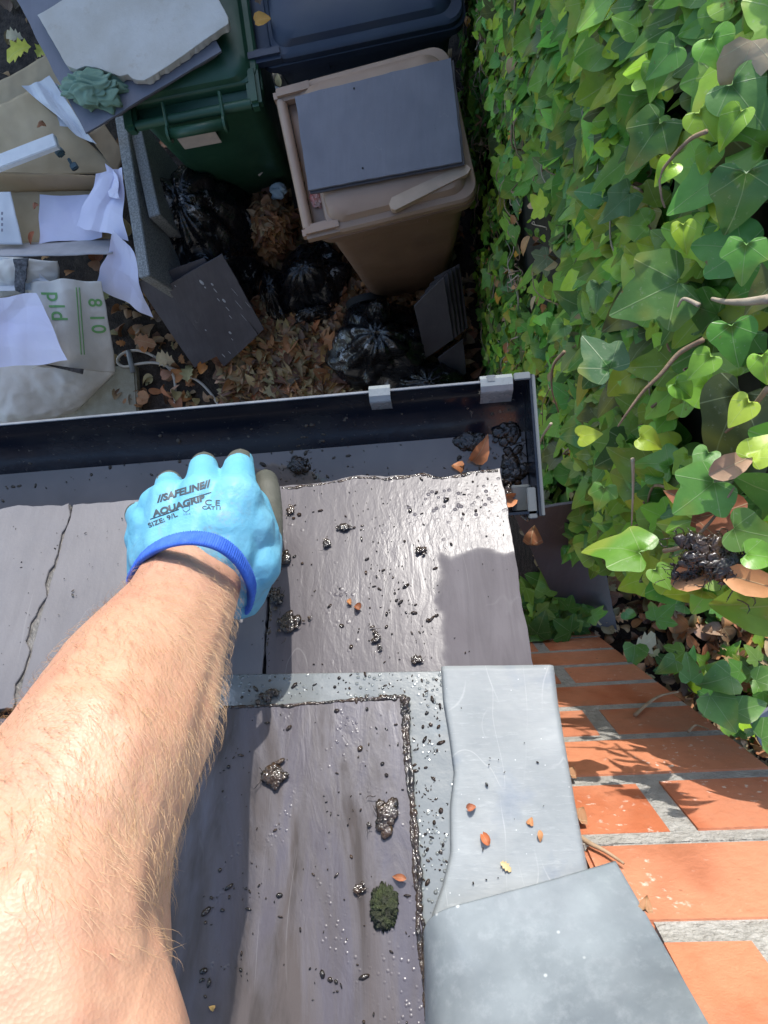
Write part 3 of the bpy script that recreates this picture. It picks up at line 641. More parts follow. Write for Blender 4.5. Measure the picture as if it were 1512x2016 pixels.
# ================================================================== GROUND
def soil_mat():
    a = N('soil'); c = a.mix(a.ramp(a.noise(30, 6, .65), (.35, 0.), (.7, 1.)), (.018, .012, .009), (.075, .055, .042)); c = a.mix(a.ramp(a.vor(220), (.1, 1.), (.2, 0.)), c, (.1, .08, .065))
    return a.set(c, .85, a.bump(a.noise(110, 6), 1, .008))
M_SOIL = soil_mat()
bm = bmesh.new(); bmesh.ops.create_grid(bm, x_segments=160, y_segments=160, size=2.6)
for v_ in bm.verts: v_.co = Vector((v_.co.x-.9, v_.co.y+1.3, noise.fractal(Vector((v_.co.x*3, v_.co.y*3, 0)), 1, 2, 4)*.02))
struct('ground', mesh_bm(bm), M_SOIL, smooth=True)
bm = bmesh.new(); bmesh.ops.create_grid(bm, x_segments=2, y_segments=2, size=60)
for v_ in bm.verts: v_.co.z = -.06
struct('surrounding_ground', mesh_bm(bm), simple('grass_ground', (.03, .045, .012), (.05, .06, .02), .9, 2, 60))
def bvh_of(*objs):
    vs, fs = [], []
    for o in objs:
        b = len(vs); M = Matrix.Translation(wpos(o)); vs += [M @ v_.co for v_ in o.data.vertices]; fs += [[i+b for i in p.vertices] for p in o.data.polygons]
    return BVHTree.FromPolygons(vs, fs)
# ================================================================== WHEELIE BINS
def rring(cx, z, lx, ly, r, n=6):
    o = []
    for (sx, sy, a0) in ((1, 1, 0), (-1, 1, 90), (-1, -1, 180), (1, -1, 270)):
        for k in range(n+1):
            a = R(a0+90*k/n); o.append(Vector((cx+sx*(lx/2-r)+r*math.cos(a), sy*(ly/2-r)+r*math.sin(a), z)))
    return o
def plastic(name, c, c2): return simple(name, c, c2, .45, 5, 500, .12, .0008)
def solid(rings):
    v, f = loft(rings); me = mesh_np(v, f); bm = bmesh.new(); bm.from_mesh(me); bpy.data.meshes.remove(me); bmesh.ops.recalc_face_normals(bm, faces=bm.faces[:]); return bm
def finish(bm, ang=35):
    me = mesh_bm(bm); me.polygons.foreach_set('use_smooth', [True]*len(me.polygons))
    try: me.set_sharp_from_angle(angle=R(ang))
    except Exception: pass
    return me
def wheelie_bin(name, label, pos, heading, L, Wd, Ht, mat, mat2, wl, z0=0):
    t = thing(name, label, 'bin', pos, 'wheelie bins in the yard')
    M = Matrix.Translation(Vector(pos)) @ Matrix.Rotation(heading, 4, 'Z')
    def pt(nm, bm, m, par=None):
        return link(nm, finish(bm), m, par or t, M, None)
    zb = Ht*.93
    rings = [rring(.02, .03, L*.60, Wd*.72, .04), rring(.02, .05, L*.64, Wd*.76, .05), rring(.01, zb*.6, L*.78, Wd*.86, .05), rring(0, zb-.06, L*.86, Wd*.92, .05), rring(0, zb-.055, L*.90, Wd*.95, .05), rring(0, zb-.02, L*.90, Wd*.95, .05),
             rring(0, zb-.018, L*.97, Wd, .05), rring(0, zb+.012, L*.98, Wd*1.005, .05), rring(0, zb+.015, L*.96, Wd*.98, .045)]
    body = solid(rings)
    for s_ in (-1, 1):
        for xx in (-.12, .1): body = bm_join(body, box((xx, s_*Wd*.46, zb-.05), (1, 0, 0), (0, 1, 0), (0, 0, 1), .006, .02, .05, .001))
    pt('body', body, mat2)
    zl_ = zb+.016; lx = L*.90; cx = .02
    lid = solid([rring(cx, zl_, lx*.985, Wd*.985, .05), rring(cx, zl_+.003, lx, Wd, .055), rring(cx, zl_+.022, lx, Wd, .055), rring(cx, zl_+.03, lx*.985, Wd*.97, .05),
                 rring(cx-.01, zl_+.033, lx*.92, Wd*.90, .05), rring(cx-.01, zl_+.052, lx*.90, Wd*.86, .06), rring(cx-.012, zl_+.060, lx*.84, Wd*.78, .06), rring(cx-.012, zl_+.062, lx*.6, Wd*.55, .06)])
    lid_o = pt('lid', lid, mat)
    # hinge arms and the long handle bar
    hx = -L*.5-.012
    for s_ in (-1, 1):
        a_ = box((hx+.045, s_*(Wd/2-.025), zb+.03), (1, 0, 0), (0, 1, 0), (0, 0, 1), .13, .045, .05, .012); pt('hinge_arm', a_, mat)
    v, f = tube([(hx, -Wd/2+.04, zb+.03), (hx, Wd/2-.04, zb+.03)], .0165, 14); b_ = bmesh.new(); b_.from_mesh(mesh_np(v, f)); pt('handle', b_, mat)
    for s_ in (-1, 1):
        v, f = tube([(-L*.34, s_*Wd*.36, .09), (-L*.34, s_*Wd*.42, .09)], .09, 20); b_ = bmesh.new(); b_.from_mesh(mesh_np(v, f)); pt('wheel', b_, simple('tyre', (.02, .02, .02), rough=.8))
    return t, M, lid_o
def yaw(deg): return Vector((math.cos(R(deg)), math.sin(R(deg)), 0))
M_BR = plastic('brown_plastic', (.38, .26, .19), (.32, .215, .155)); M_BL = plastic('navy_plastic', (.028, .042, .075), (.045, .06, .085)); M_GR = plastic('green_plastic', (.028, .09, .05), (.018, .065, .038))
BH = .98; BZ = .07
c = P(748, 268, BZ+BH); brown = wheelie_bin('brown_wheelie_bin', 'brown wheelie bin by the ivy with a grey slate lying on its lid', (c.x, c.y, BZ), R(12), .53, .49, BH, M_BR, plastic('brown_body_shaded', (.25, .16, .11), (.20, .125, .085)), 0)  # body plastic darker than the lid: shading of its side put into the colour
recess = simple('recess', (.5, .37, .27), rough=.45)
# pale grip pocket on the lid side that faces the house
Mb = brown[1]
def local(M, *p): return M @ Vector(p)
pk = [Vector((x, y, BH*.93+.077)) for x, y in ((-.06, -.205), (-.045, -.190), (.18, -.192), (.2, -.2), (.205, -.215), (.19, -.226), (-.05, -.230), (-.06, -.222))]
link('grip_pocket', prism(pk, (0, 0, 1), .022, .0008), recess, brown[2], Mb)
link('lid_emblem', mesh_bm(bm_join(*[box((.135+dx, -.168, BH*.93+.078), (1, 0, 0), (0, 1, 0), (0, 0, 1), w_, h_, .002) for dx, w_, h_ in ((-.02, .004, .02), (-.008, .004, .02), (.006, .004, .02), (.018, .004, .02), (0, .055, .003))])), simple('emblem', (.4, .28, .2), rough=.5), brown[2], Mb)
c = P(683, -100, BH); blue = wheelie_bin('navy_wheelie_bin', 'large dark navy wheelie bin at the top, behind the brown one', (c.x, c.y, 0), R(9), .70, .56, BH, M_BL, M_BL, 0)
c = P(372, 205, BH); fwd = yaw(98); c = c + fwd*.25; green = wheelie_bin('green_wheelie_bin', 'dark green wheelie bin under the pale broken stone, with a paper sticker', (c.x, c.y, 0), R(98), .50, .47, BH, M_GR, M_GR, 0)
# green bin: raised grab bar and sticker
Mg = green[1]
v, f = tube([(-.31, -.10, BH*.93+.03), (-.31, .09, BH*.93+.03)], .017, 14); link('grab_bar', mesh_np(v, f), M_GR, green[0], Mg, True)
for yy in (-.10, .09):
    v, f = tube([(-.31, yy-.004, BH*.93+.03), (-.31, yy+.004, BH*.93+.03)], .027, 18); link('bar_disc', mesh_np(v, f), M_GR, green[0], Mg)
    v, f = tube([(-.31, yy, BH*.93+.04), (-.22, yy, BH*.93+.055)], .006, 8); link('bar_arm', mesh_np(v, f), M_GR, green[0], Mg)
st = [Vector((-.50*.443-.002, y, z)) for y, z in ((-.02, .80), (.12, .80), (.12, .70), (-.02, .70))]
st = [Vector((-.225+(.86-p.z)*.05-.003, p.y, p.z)) for p in st]
link('sticker', prism(st, (-1, 0, 0), .001), simple('sticker', (.62, .52, .45), (.5, .42, .38), .6, 20), green[0], Mg)
# things on the bins
SLG = 'loose roof slates about the yard'
def yslate(name, pts, th, mat, label, seed, group=SLG, cat='slate', amp=.0015, bev=.0008, holes=()):
    n = (pts[1]-pts[0]).cross(pts[2]-pts[0]).normalized(); 
    if n.z < 0: n = -n
    o = link(name, prism(jagw(pts, amp, .02, seed), n, th, bev), mat); return tag(o, label, cat, group)
def jagw(pts, amp, step, seed):
    r = random.Random(seed); out = []; n = len(pts); nn = (pts[1]-pts[0]).cross(pts[2]-pts[0]).normalized()
    for i in range(n):
        a, b = pts[i], pts[(i+1) % n]; L = (b-a).length; k = max(1, int(L/step)); s = (b-a).normalized().cross(nn)
        for j in range(k):
            q = a.lerp(b, j/k)
            if j: q = q + s*(noise.noise(q*12+Vector((seed, 0, 0)))*amp*2 + r.uniform(-.5, .5)*amp)
            out.append(q)
    return out
ZT = BZ+BH*.93+.10
yslate('loose_slate', [P(*q, ZT-.009) for q in ((584, 194), (893, 118), (915, 324), (611, 381))], .007, M_SY, 'dark slate on the brown bin, mostly hidden under the paler one', 31)
bs = yslate('loose_slate', [P(*q, ZT) for q in ((580, 190), (888, 113), (910, 318), (607, 375))], .007, M_SF, 'smooth blue-grey slate with nail holes lying flat on the brown bin', 32)
for x, y in ((697, 174), (714, 331)):
    bm = bmesh.new(); bmesh.ops.create_cone(bm, cap_ends=True, segments=12, radius1=.003, radius2=.003, depth=.002); p = P(x, y, ZT+.0008)
    for v_ in bm.verts: v_.co += p
    link('nail_hole', mesh_bm(bm), simple('hole', (.005, .005, .005)), bs)
yslate('loose_slate', [P(*q, BH+.05) for q in ((168, 262), (436, 100), (300, -170), (12, -40))], .008, M_SF, 'large blue-grey slate under the pale stone on the green bin', 33)
yslate('loose_slate', [P(*q, BH+.04) for q in ((240, 222), (426, 108), (330, -120), (120, -60))], .008, M_SY, 'dark slate peeping out below the large one on the green bin', 34)
def stone_mat():
    a = N('travertine'); c = a.mix(a.ramp(a.noise(6, 6, .6), (.3, 0.), (.7, 1.)), (.47, .44, .38), (.60, .585, .55)); c = a.mix(a.ramp(a.noise(18, 6, .7), (.6, 0.), (.75, .6)), c, (.42, .36, .28))
    c = a.mix(a.ramp(a.vor(60), (.03, .8), (.06, 0.)), c, (.2, .16, .12))
    return a.set(c, .7, a.bump(a.noise(30, 7, .65), .6, .004))
zs = BH+.052+.026
opx = [(73, 29), (131, 128), (150, 137), (168, 130), (190, 133), (215, 142), (236, 150), (252, 146), (262, 155), (272, 158), (284, 158), (330, 130), (450, 46), (449, 34), (425, -10), (380, -70), (250, -130), (150, -60), (122, 0)]
tag(link('stone_slab', prism(jagw([P(x, y, zs) for x, y in opx], .0011, .010, 4), (0, 0, 1), .026, .002, .004, 3), stone_mat()), 'pale cream stone slab with a broken edge on the green bin', 'stone slab')
# green rag
def wad(cx, cy, z, rx, ry, rz, seed, rot, sub=6):
    bm = bmesh.new(); bmesh.ops.create_icosphere(bm, subdivisions=sub, radius=1); c = P(cx, cy, z); off = Vector((seed, seed*2, 0)); qq = random.Random(seed); crs = [(Vector((qq.gauss(0, 1), qq.gauss(0, 1), qq.gauss(0, .3))).normalized(), qq.uniform(-.8, .8), qq.uniform(.08, .2)*qq.choice((1, 1, -1)), qq.uniform(.07, .2)) for _ in range(14)]
    for v_ in bm.verts:
        p = v_.co.copy(); w_ = p+noise.noise_vector(p*1.5+off)*.5; h = 1+.3*noise.noise(p*1.6+off)+sum(k_*max(0, 1-abs(w_.dot(n_)-d_)/wd_) for n_, d_, k_, wd_ in crs); q = Vector((p.x*rx, p.y*ry, max(p.z, -.25)*rz))*h
        v_.co = c + Matrix.Rotation(rot, 3, 'Z') @ q
    return mesh_bm(bm)
tag(link('cleaning_rag', wad(186, 178, BH+.058, .10, .058, .04, 3, R(-12)), simple('rag', (.22, .33, .26), (.15, .23, .16), .95, 8, 400, .6, .002, .1), smooth=True), 'crumpled green rag on the slate beside the broken stone', 'rag')
leafthing('dead_leaf', P(502, 42, BH+.02), (0, 0, 1), (1, .3, 0), .06, (.6, .3, .05), 2, 'orange leaf on the navy bin lid', group='dead leaves lying on bins and paper')
leafthing('dead_leaf', P(512, 8, BH+.02), (0, .1, 1), (-.3, 1, 0), .08, (.12, .07, .04), 1, 'dark brown leaf pile piece at the top edge on the navy bin', group='dead leaves lying on bins and paper')
# ================================================================== paving slabs, slates on the ground
def conc_mat():
    a = N('concrete_grey'); c = a.mix(a.ramp(a.noise(160, 4, .7), (.4, 0.), (.62, 1.)), (.18, .185, .19), (.36, .37, .36)); c = a.mix(a.ramp(a.noise(8, 3), (.55, 0.), (.8, .4)), c, (.25, .2, .13))
    return a.set(c, .85, a.bump(a.noise(160, 4), .5, .002))
M_CC = conc_mat()
def standing(name, a, b, th_px, zt_, lean, label, drop):
    """slab on edge: top edge runs a->b (px) at height zt_, thickness to the right"""
    A, B = P(*a, zt_), P(*b, zt_); x = (B-A).normalized(); y = Vector((-x.y, x.x, 0)); th = th_px
    dn = (Vector((0, 0, -1)) + y*lean).normalized(); nrm = x.cross(dn).normalized(); 
    bm = box((A+B)/2 + dn*drop/2, x, dn, nrm, (B-A).length, drop, th, .003)
    return tag(link(name, mesh_bm(bm), M_CC), label, 'paving slab', 'grey paving slabs on edge')
standing('paving_slab', (236, 228), (284, 545), .045, .62, .10, 'longer grey concrete slab on edge beside the cardboard', .63)
standing('paving_slab', (262, 232), (304, 425), .045, .60, .02, 'shorter grey concrete slab on edge, nearer the green bin', .6)
def lslate(px, label, seed, mat=M_SY, th=.007, z=None):
    pts = [P(x, y, zz) for x, y, zz in px]; nn = (pts[1]-pts[0]).cross(pts[3]-pts[0]); r_ = ray(px[2][0], px[2][1]); pts[2] = O + r_*((pts[0]-O).dot(nn)/r_.dot(nn))
    return yslate('loose_slate', pts, th, mat, label, seed)
lslate([(268, 556, .42), (402, 508, .50), (508, 660, .16), (383, 724, .12)], 'left of the two purple slates leaning on the black bag', 41)
lslate([(325, 563, .46), (437, 500, .53), (520, 648, .19), (441, 722, .14)], 'right purple slate with white splashes, overlapping its twin on the black bag', 42)
_s = [o for o in COL.objects if o.get('label', '').startswith('right purple slate')][0]; sbv = bvh_of(_s); bm = bmesh.new(); q = random.Random(8)
for x, y, l_, w_ in [(397, 556, 13, 6), (404, 566, 5, 3), (418, 560, 7, 4), (424, 572, 12, 2), (430, 590, 9, 2), (441, 592, 10, 5), (448, 608, 12, 2), (454, 624, 10, 1.6), (383, 644, 6, 2), (453, 655, 8, 5), (457, 668, 7, 1.5), (345, 563, 5, 1.5), (470, 600, 26, 1), (480, 625, 24, 1), (462, 575, 22, 1), (440, 700, 12, 2), (452, 694, 9, 1.5), (405, 650, 5, 3), (488, 600, 18, 1)]:
    h = sbv.ray_cast(O, ray(x, y).normalized())
    if h[0] is None: continue
    n_ = h[1] if h[1].dot(O-h[0]) > 0 else -h[1]; dn = (P(x+l_*.4, y+l_, .3)-P(x, y, .3)).normalized(); dn = (dn-n_*dn.dot(n_)).normalized(); sd_ = n_.cross(dn); sc_ = h[0].z*0+2.6/F
    M_ = Matrix((sd_*w_*.5*sc_, dn*l_*.5*sc_, n_*.0008)).transposed().to_4x4(); M_.translation = h[0]+n_*.0003
    bmesh.ops.create_icosphere(bm, subdivisions=2, radius=1, matrix=M_)
link('paint_splash', mesh_bm(bm), simple('splash', (.5, .5, .52), (.3, .3, .32), .7, 80), _s)['kind'] = 'stuff'
for i in range(5):
    k = i*9
    zz = .02*i
    lslate([(818+k, 600-k*1.5, .46-zz), (874+k*.8, 542-k*.6, .60-zz), (893+k*.75, 668-k*.6, .24-zz), (838+k*.9, 706-k*.6, .20-zz)] if i else [(815, 603, .48), (874, 545, .61), (893, 668, .25), (838, 706, .21)],
           ['front slate of the leaning stack between brown bin and ivy', 'second slate from the front in the stack by the ivy', 'third slate from the front in the stack by the ivy', 'fourth slate from the front in the stack by the ivy', 'rearmost slate of the leaning stack against the ivy'][i], 50+i)
lslate([(862, 705, .22), (912, 668, .28), (918, 735, .10), (893, 762, .08)], 'lone dark slate below the leaning stack, half behind the gutter clip', 57)
lslate([(1010, 1010, 1.75), (1165, 985, 1.80), (1216, 1245, 1.50), (1108, 1215, 1.50)], 'dark slate standing behind the gutter end, its foot by the brick pier', 58, M_SY)
lslate([(1478, 1420, 1.62), (1560, 1370, 1.62), (1600, 1500, 1.55), (1500, 1470, 1.55)], 'grey slate corner at the far right beside the brick pier', 59, M_SF)
c = P(140, 775, .02)
tag(link('paving_stone', mesh_bm(box(P(175, 790, .02), yaw(4), yaw(94), ZV, .5, .3, .05, .008)), simple('flag', (.26, .24, .18), (.35, .33, .26), .8, 20, 120, .4, .003)), 'old mossy paving stone below the white sack', 'paving stone')
tag(link('pale_block', mesh_bm(box(P(543, 200, .25), yaw(60), (ZV+yaw(150)*.4).normalized(), yaw(60).cross((ZV+yaw(150)*.4).normalized()), .08, .1, .07, .01)), simple('pale_block', (.25, .28, .3), rough=.7)), 'grey block wedged between the green and navy bins', 'block')
# ================================================================== PAPER AND CARD
def paper(c, n, amp, seed, folds=9, th=.001, edge=.012, wave=.5):
    q = random.Random(seed); c = [Vector(x) for x in c]; v = []; S_ = []
    for _ in range(folds):
        a = q.uniform(0, math.pi); S_.append((math.cos(a), math.sin(a), q.uniform(-.7, .7)+.5*(math.cos(a)+math.sin(a)), q.uniform(.25, 1)*q.choice((-1, 1)), q.uniform(.12, .6)))
    nn = (c[1]-c[0]).cross(c[3]-c[0]).normalized(); nn = -nn if nn.z < 0 else nn; off = Vector((seed, seed*2, 0))
    for j in range(n+1):
        for i in range(n+1):
            s, t = i/n, j/n; p = c[0]*(1-s)*(1-t)+c[1]*s*(1-t)+c[2]*s*t+c[3]*(1-s)*t
            h = sum(k*max(0, w-abs(a*s+b*t-d))/w**.6 for a, b, d, k, w in S_)*.55 + wave*noise.noise(p*5+off)
            v.append(p+nn*h*amp+noise.noise_vector(p*9+off)*edge)
    f = [(j*(n+1)+i, j*(n+1)+i+1, (j+1)*(n+1)+i+1, (j+1)*(n+1)+i) for j in range(n) for i in range(n)]
    me = mesh_np(v, f); bm = bmesh.new(); bm.from_mesh(me); bmesh.ops.recalc_face_normals(bm, faces=bm.faces[:]); bmesh.ops.solidify(bm, geom=bm.faces[:], thickness=th); bm.to_mesh(me); bm.free(); return me

M_CARD = simple('cardboard', (.52, .40, .25), (.44, .33, .2), .85, 6, 200, .15, .001); M_CARD2 = simple('cardboard_dark', (.38, .27, .16), (.31, .22, .13), .85, 6, 200, .15, .001)
M_LIL = simple('lilac_paper', (.66, .66, .86), (.72, .72, .88), .8, 5, 40, .15, .002); M_WHT = simple('white_paper', (.70, .71, .74), (.6, .62, .66), .8, 5, 40, .2, .002)
def sh(name, px, mat, label, cat, amp=.01, sc=6, seed=1, n=36, group=None, th=.0015, **kw):
    c = [P(x, y, z) for x, y, z in px]
    if name in ('lilac_paper', 'white_film', 'white_paper'): return tag(link(name, paper(c, 44, amp*1.5, seed, edge=kw.get('edge', .012)), mat, smooth=False), label, cat, group)
    return tag(link(name, sheet(c, n, n, amp, sc, seed, th, **kw), mat, smooth=True), label, cat, group)
CG = 'cardboard sheets in the waste pile'; LG = 'lilac paper sheets'; WG = 'white paper and film'
sh('cardboard_sheet', [(-60, 190, .30), (95, 110, .34), (185, 250, .30), (-60, 340, .22)], M_CARD, 'upper cardboard sheet next to the yellow leaves', 'cardboard', .008, 4, 1, group=CG, edge=.01)
sh('cardboard_sheet', [(-60, 240, .33), (60, 180, .40), (245, 345, .33), (-40, 350, .30)], M_CARD, 'large tan cardboard sheet left of the grey slabs', 'cardboard', .008, 4, 2, group=CG, edge=.008)
sh('cardboard_sheet', [(175, 265, .40), (205, 243, .42), (245, 300, .36), (232, 345, .34)], M_CARD2, 'narrow cardboard flap tucked against the longer grey slab', 'cardboard', .006, 5, 3, 16, group=CG)
sh('white_film', [(42, 170, .44), (100, 150, .45), (190, 285, .42), (150, 262, .42)], M_WHT, 'crumpled translucent white film below the green rag', 'film', .03, 9, 4, group=WG, fine=.4)
sh('white_film', [(85, 158, .43), (112, 168, .44), (160, 250, .40), (110, 245, .41)], M_WHT, 'second strip of white film below the rag, over the cardboard', 'film', .03, 11, 5, 24, group=WG, fine=.4)
a_, b_ = P(-10, 325, .50), P(112, 278, .50); x = (b_-a_).normalized()
tag(link('polystyrene_strip', mesh_bm(box((a_+b_)/2, x, Vector((-x.y, x.x, 0)), ZV, (b_-a_).length, .055, .03, .003)), simple('polystyrene', (.80, .81, .82), (.74, .75, .77), .7, 30, 200, .3)), 'white polystyrene strip on the tan cardboard', 'strip')
tag(link('plastic_clip', mesh_bm(box(P(118, 300, .44), yaw(40), yaw(130), ZV, .035, .03, .03, .006)), simple('tealclip', (.08, .14, .17), rough=.4)), 'dark teal plastic clip at the end of the polystyrene strip', 'clip')
tag(link('plastic_clip', mesh_bm(bm_join(box(P(146, 328, .42), yaw(30), yaw(120), ZV, .03, .028, .02, .004), box(P(138, 318, .42), yaw(30), yaw(120), ZV, .012, .03, .012, .003))), MATS['tealclip']), 'small teal plastic clip loose on the tan cardboard', 'clip')
# open cardboard tray
bt = thing('cardboard_tray', 'open cardboard tray holding lilac paper beside the grey slabs', 'box', P(90, 430, .32))
def qd(name, px, mat, th=.004, par=None, amp=.003):
    return link(name, sheet([P(x, y, z) for x, y, z in px], 24, 6, amp, 5, len(name), th), mat, par or bt, smooth=True)
qd('base', [(-60, 370, .34), (232, 360, .34), (225, 490, .34), (-60, 490, .34)], M_CARD)
qd('back_wall', [(-60, 335, .46), (230, 345, .45), (232, 372, .34), (-60, 378, .34)], M_CARD2)
qd('front_wall', [(-60, 485, .36), (226, 470, .36), (222, 500, .46), (-60, 508, .46)], simple('grey_card', (.50, .48, .50), rough=.8))
sh('lilac_paper', [(74, 380, .37), (205, 385, .37), (200, 468, .38), (80, 480, .37)], M_LIL, 'flat lilac sheet inside the cardboard tray', 'paper', .01, 6, 6, group=LG)
sh('lilac_paper', [(190, 345, .48), (238, 330, .50), (246, 470, .50), (150, 445, .42)], M_LIL, 'crumpled lilac sheet against the longer grey slab', 'paper', .03, 7, 7, group=LG, fine=.15, edge=.02)
sh('lilac_paper', [(225, 455, .52), (258, 500, .50), (302, 628, .30), (185, 565, .36)], M_LIL, 'lowest lilac sheet, draped down between sack and purple slates', 'paper', .03, 6, 8, group=LG, fine=.15, edge=.015)
sh('lilac_paper', [(205, 320, .50), (232, 345, .50), (245, 395, .5), (195, 375, .46)], M_LIL, 'small lilac scrap at the top end of the cardboard tray', 'paper', .03, 9, 9, 20, group=LG, edge=.015)
sh('lilac_paper', [(-40, 585, .55), (68, 578, .58), (134, 712, .50), (-40, 728, .46)], M_LIL, 'large lilac sheet lying over the white sack', 'paper', .022, 5, 10, 50, group=LG, edge=.012)
sh('white_carton', [(-40, 380, .44), (22, 378, .44), (46, 482, .42), (-40, 482, .42)], M_WHT, 'white carton flap with faint print at the left edge', 'carton', .004, 5, 11, 20)
for k in range(4):
    p = P(4, 420+k*11, .452); o = tag(link('print_mark', mesh_bm(box(p, yaw(85), yaw(175), ZV, .012, .008, .001)), simple('print', (.25, .25, .3))), 'faint grey printed mark %s on the white carton flap' % ['topmost', 'second from top', 'third from top', 'lowest'][k], 'print')
    o.parent = bpy.data.objects['white_carton']; o.matrix_local = Matrix.Translation(Vector(o.location)-Vector(o.parent.location)); del o['category']; del o['label']
sh('white_paper', [(-40, 505, .50), (45, 515, .50), (110, 560, .48), (-40, 575, .50)], M_WHT, 'crumpled white paper above the large lilac sheet', 'paper', .03, 8, 12, group=WG, edge=.01)
# ================================================================== WHITE SACK
def sack_mat():
    a = N('woven_sack'); w = a.n('ShaderNodeTexWave'); w.inputs['Scale'].default_value = 160; a.l(a.tc.outputs['Object'], w.inputs[0])
    c = a.mix(a.ramp(a.noise(5, 4), (.35, 0.), (.7, 1.)), (.74, .72, .68), (.62, .58, .52)); return a.set(c, .6, a.bump(w.outputs[1], .12, .001, a.bump(a.noise(14, 4), .4, .01)))
M_SACK = sack_mat(); M_BLK = simple('black_tape', (.03, .03, .035), (.12, .12, .13), .7, 90)
sk_ = thing('woven_sack', 'white woven sack with green lettering slumped at the lower left', 'sack', P(100, 680, 0))
def sackpart(name, px, amp, sc, seed, n=60, lift=None): return link(name, sheet([P(x, y, z) for x, y, z in px], n, n, amp, sc, seed, .003, fine=.12, lift=lift, edge=.012), M_SACK, sk_, smooth=True)
dome = lambda h: (lambda s, t: h*math.sin(math.pi*min(1, max(0, s)))**.5*math.sin(math.pi*min(1, max(0, t)))**.5 if 0 < s < 1 and 0 < t < 1 else 0)
sackpart('lower_fold', [(-120, 690, .35), (228, 725, .12), (150, 810, .05), (-120, 850, .10)], .018, 4.5, 21, lift=dome(.10))
up = sackpart('printed_panel', [(60, 560, .42), (205, 560, .40), (232, 735, .16), (60, 725, .42)], .010, 4, 22, lift=lambda s, t: .05*math.sin(s*math.pi)+.012*math.sin(s*14))
sackpart('mouth_fold', [(-60, 505, .45), (118, 515, .45), (122, 570, .36), (-60, 600, .42)], .022, 6, 23, lift=dome(.05))
link('handle_loop', sheet([P(30, 510, .50), P(60, 508, .50), P(50, 580, .47), P(32, 572, .47)], 12, 24, .01, 12, 3, .004), M_BLK, sk_, smooth=True)
link('edge_tape', sheet([P(80, 716, .43), P(165, 728, .35), P(163, 738, .34), P(105, 722, .41)], 20, 6, .002, 12, 4, .003), M_BLK, sk_, smooth=True)
def text_on(name, txt, size, ctr, xdir, mat, parent, bvh, lift=.001, shear=0, sx=1, bold=0, fwd=Vector((0, 0, -1)), cuts=0):
    """flat text cut into fine triangles and laid on the surface below it"""
    cu = bpy.data.curves.new('t', 'FONT'); cu.body = txt; cu.size = size; cu.align_x = 'CENTER'; cu.align_y = 'CENTER'; cu.shear = shear; cu.offset = bold
    ob = bpy.data.objects.new('t', cu); COL.objects.link(ob); dg = bpy.context.evaluated_depsgraph_get(); me = bpy.data.meshes.new_from_object(ob.evaluated_get(dg)); bpy.data.objects.remove(ob)
    bm = bmesh.new(); bm.from_mesh(me); bmesh.ops.triangulate(bm, faces=bm.faces[:])
    for _ in range(3):
        es = [e for e in bm.edges if e.calc_length() > size*.25]
        if es: bmesh.ops.subdivide_edges(bm, edges=es, cuts=1); bmesh.ops.triangulate(bm, faces=bm.faces[:])
    x = xdir.normalized(); n = -fwd; y = n.cross(x).normalized(); ctr = Vector(ctr)
    for v_ in bm.verts:
        p = ctr + x*v_.co.x*sx + y*v_.co.y; h = bvh.ray_cast(p - fwd*.3, fwd)
        v_.co = (h[0] if h[0] else p) - fwd*lift
    o = link(name, mesh_bm(bm), mat, parent); return o
M_GT = simple('green_print', (.16, .40, .13), (.2, .45, .17), .6, 30)
bv = bvh_of(up)
for txt, x, y, s in (('8', 186, 596, .075), ('1', 190, 626, .08), ('0', 193, 648, .08), ('p', 106, 584, .085), ('l', 110, 603, .085), ('d', 115, 622, .085)): text_on('green_print', txt, s, P(x, y, .38), yaw(-82), M_GT, up, bv, .002, bold=.001, fwd=ray(x, y).normalized())
for dx in (0, 6):
    q = []
    for t in range(21):
        r_ = ray(150+dx+.5*t, 566+6.6*t).normalized(); h = bv.ray_cast(O, r_)
        if h[0]: q.append(h[0]-r_*.002)
    if len(q) > 2: v, f = tube(q, .0022, 6); link('green_stripe', mesh_np(v, f), M_GT, up, smooth=True)
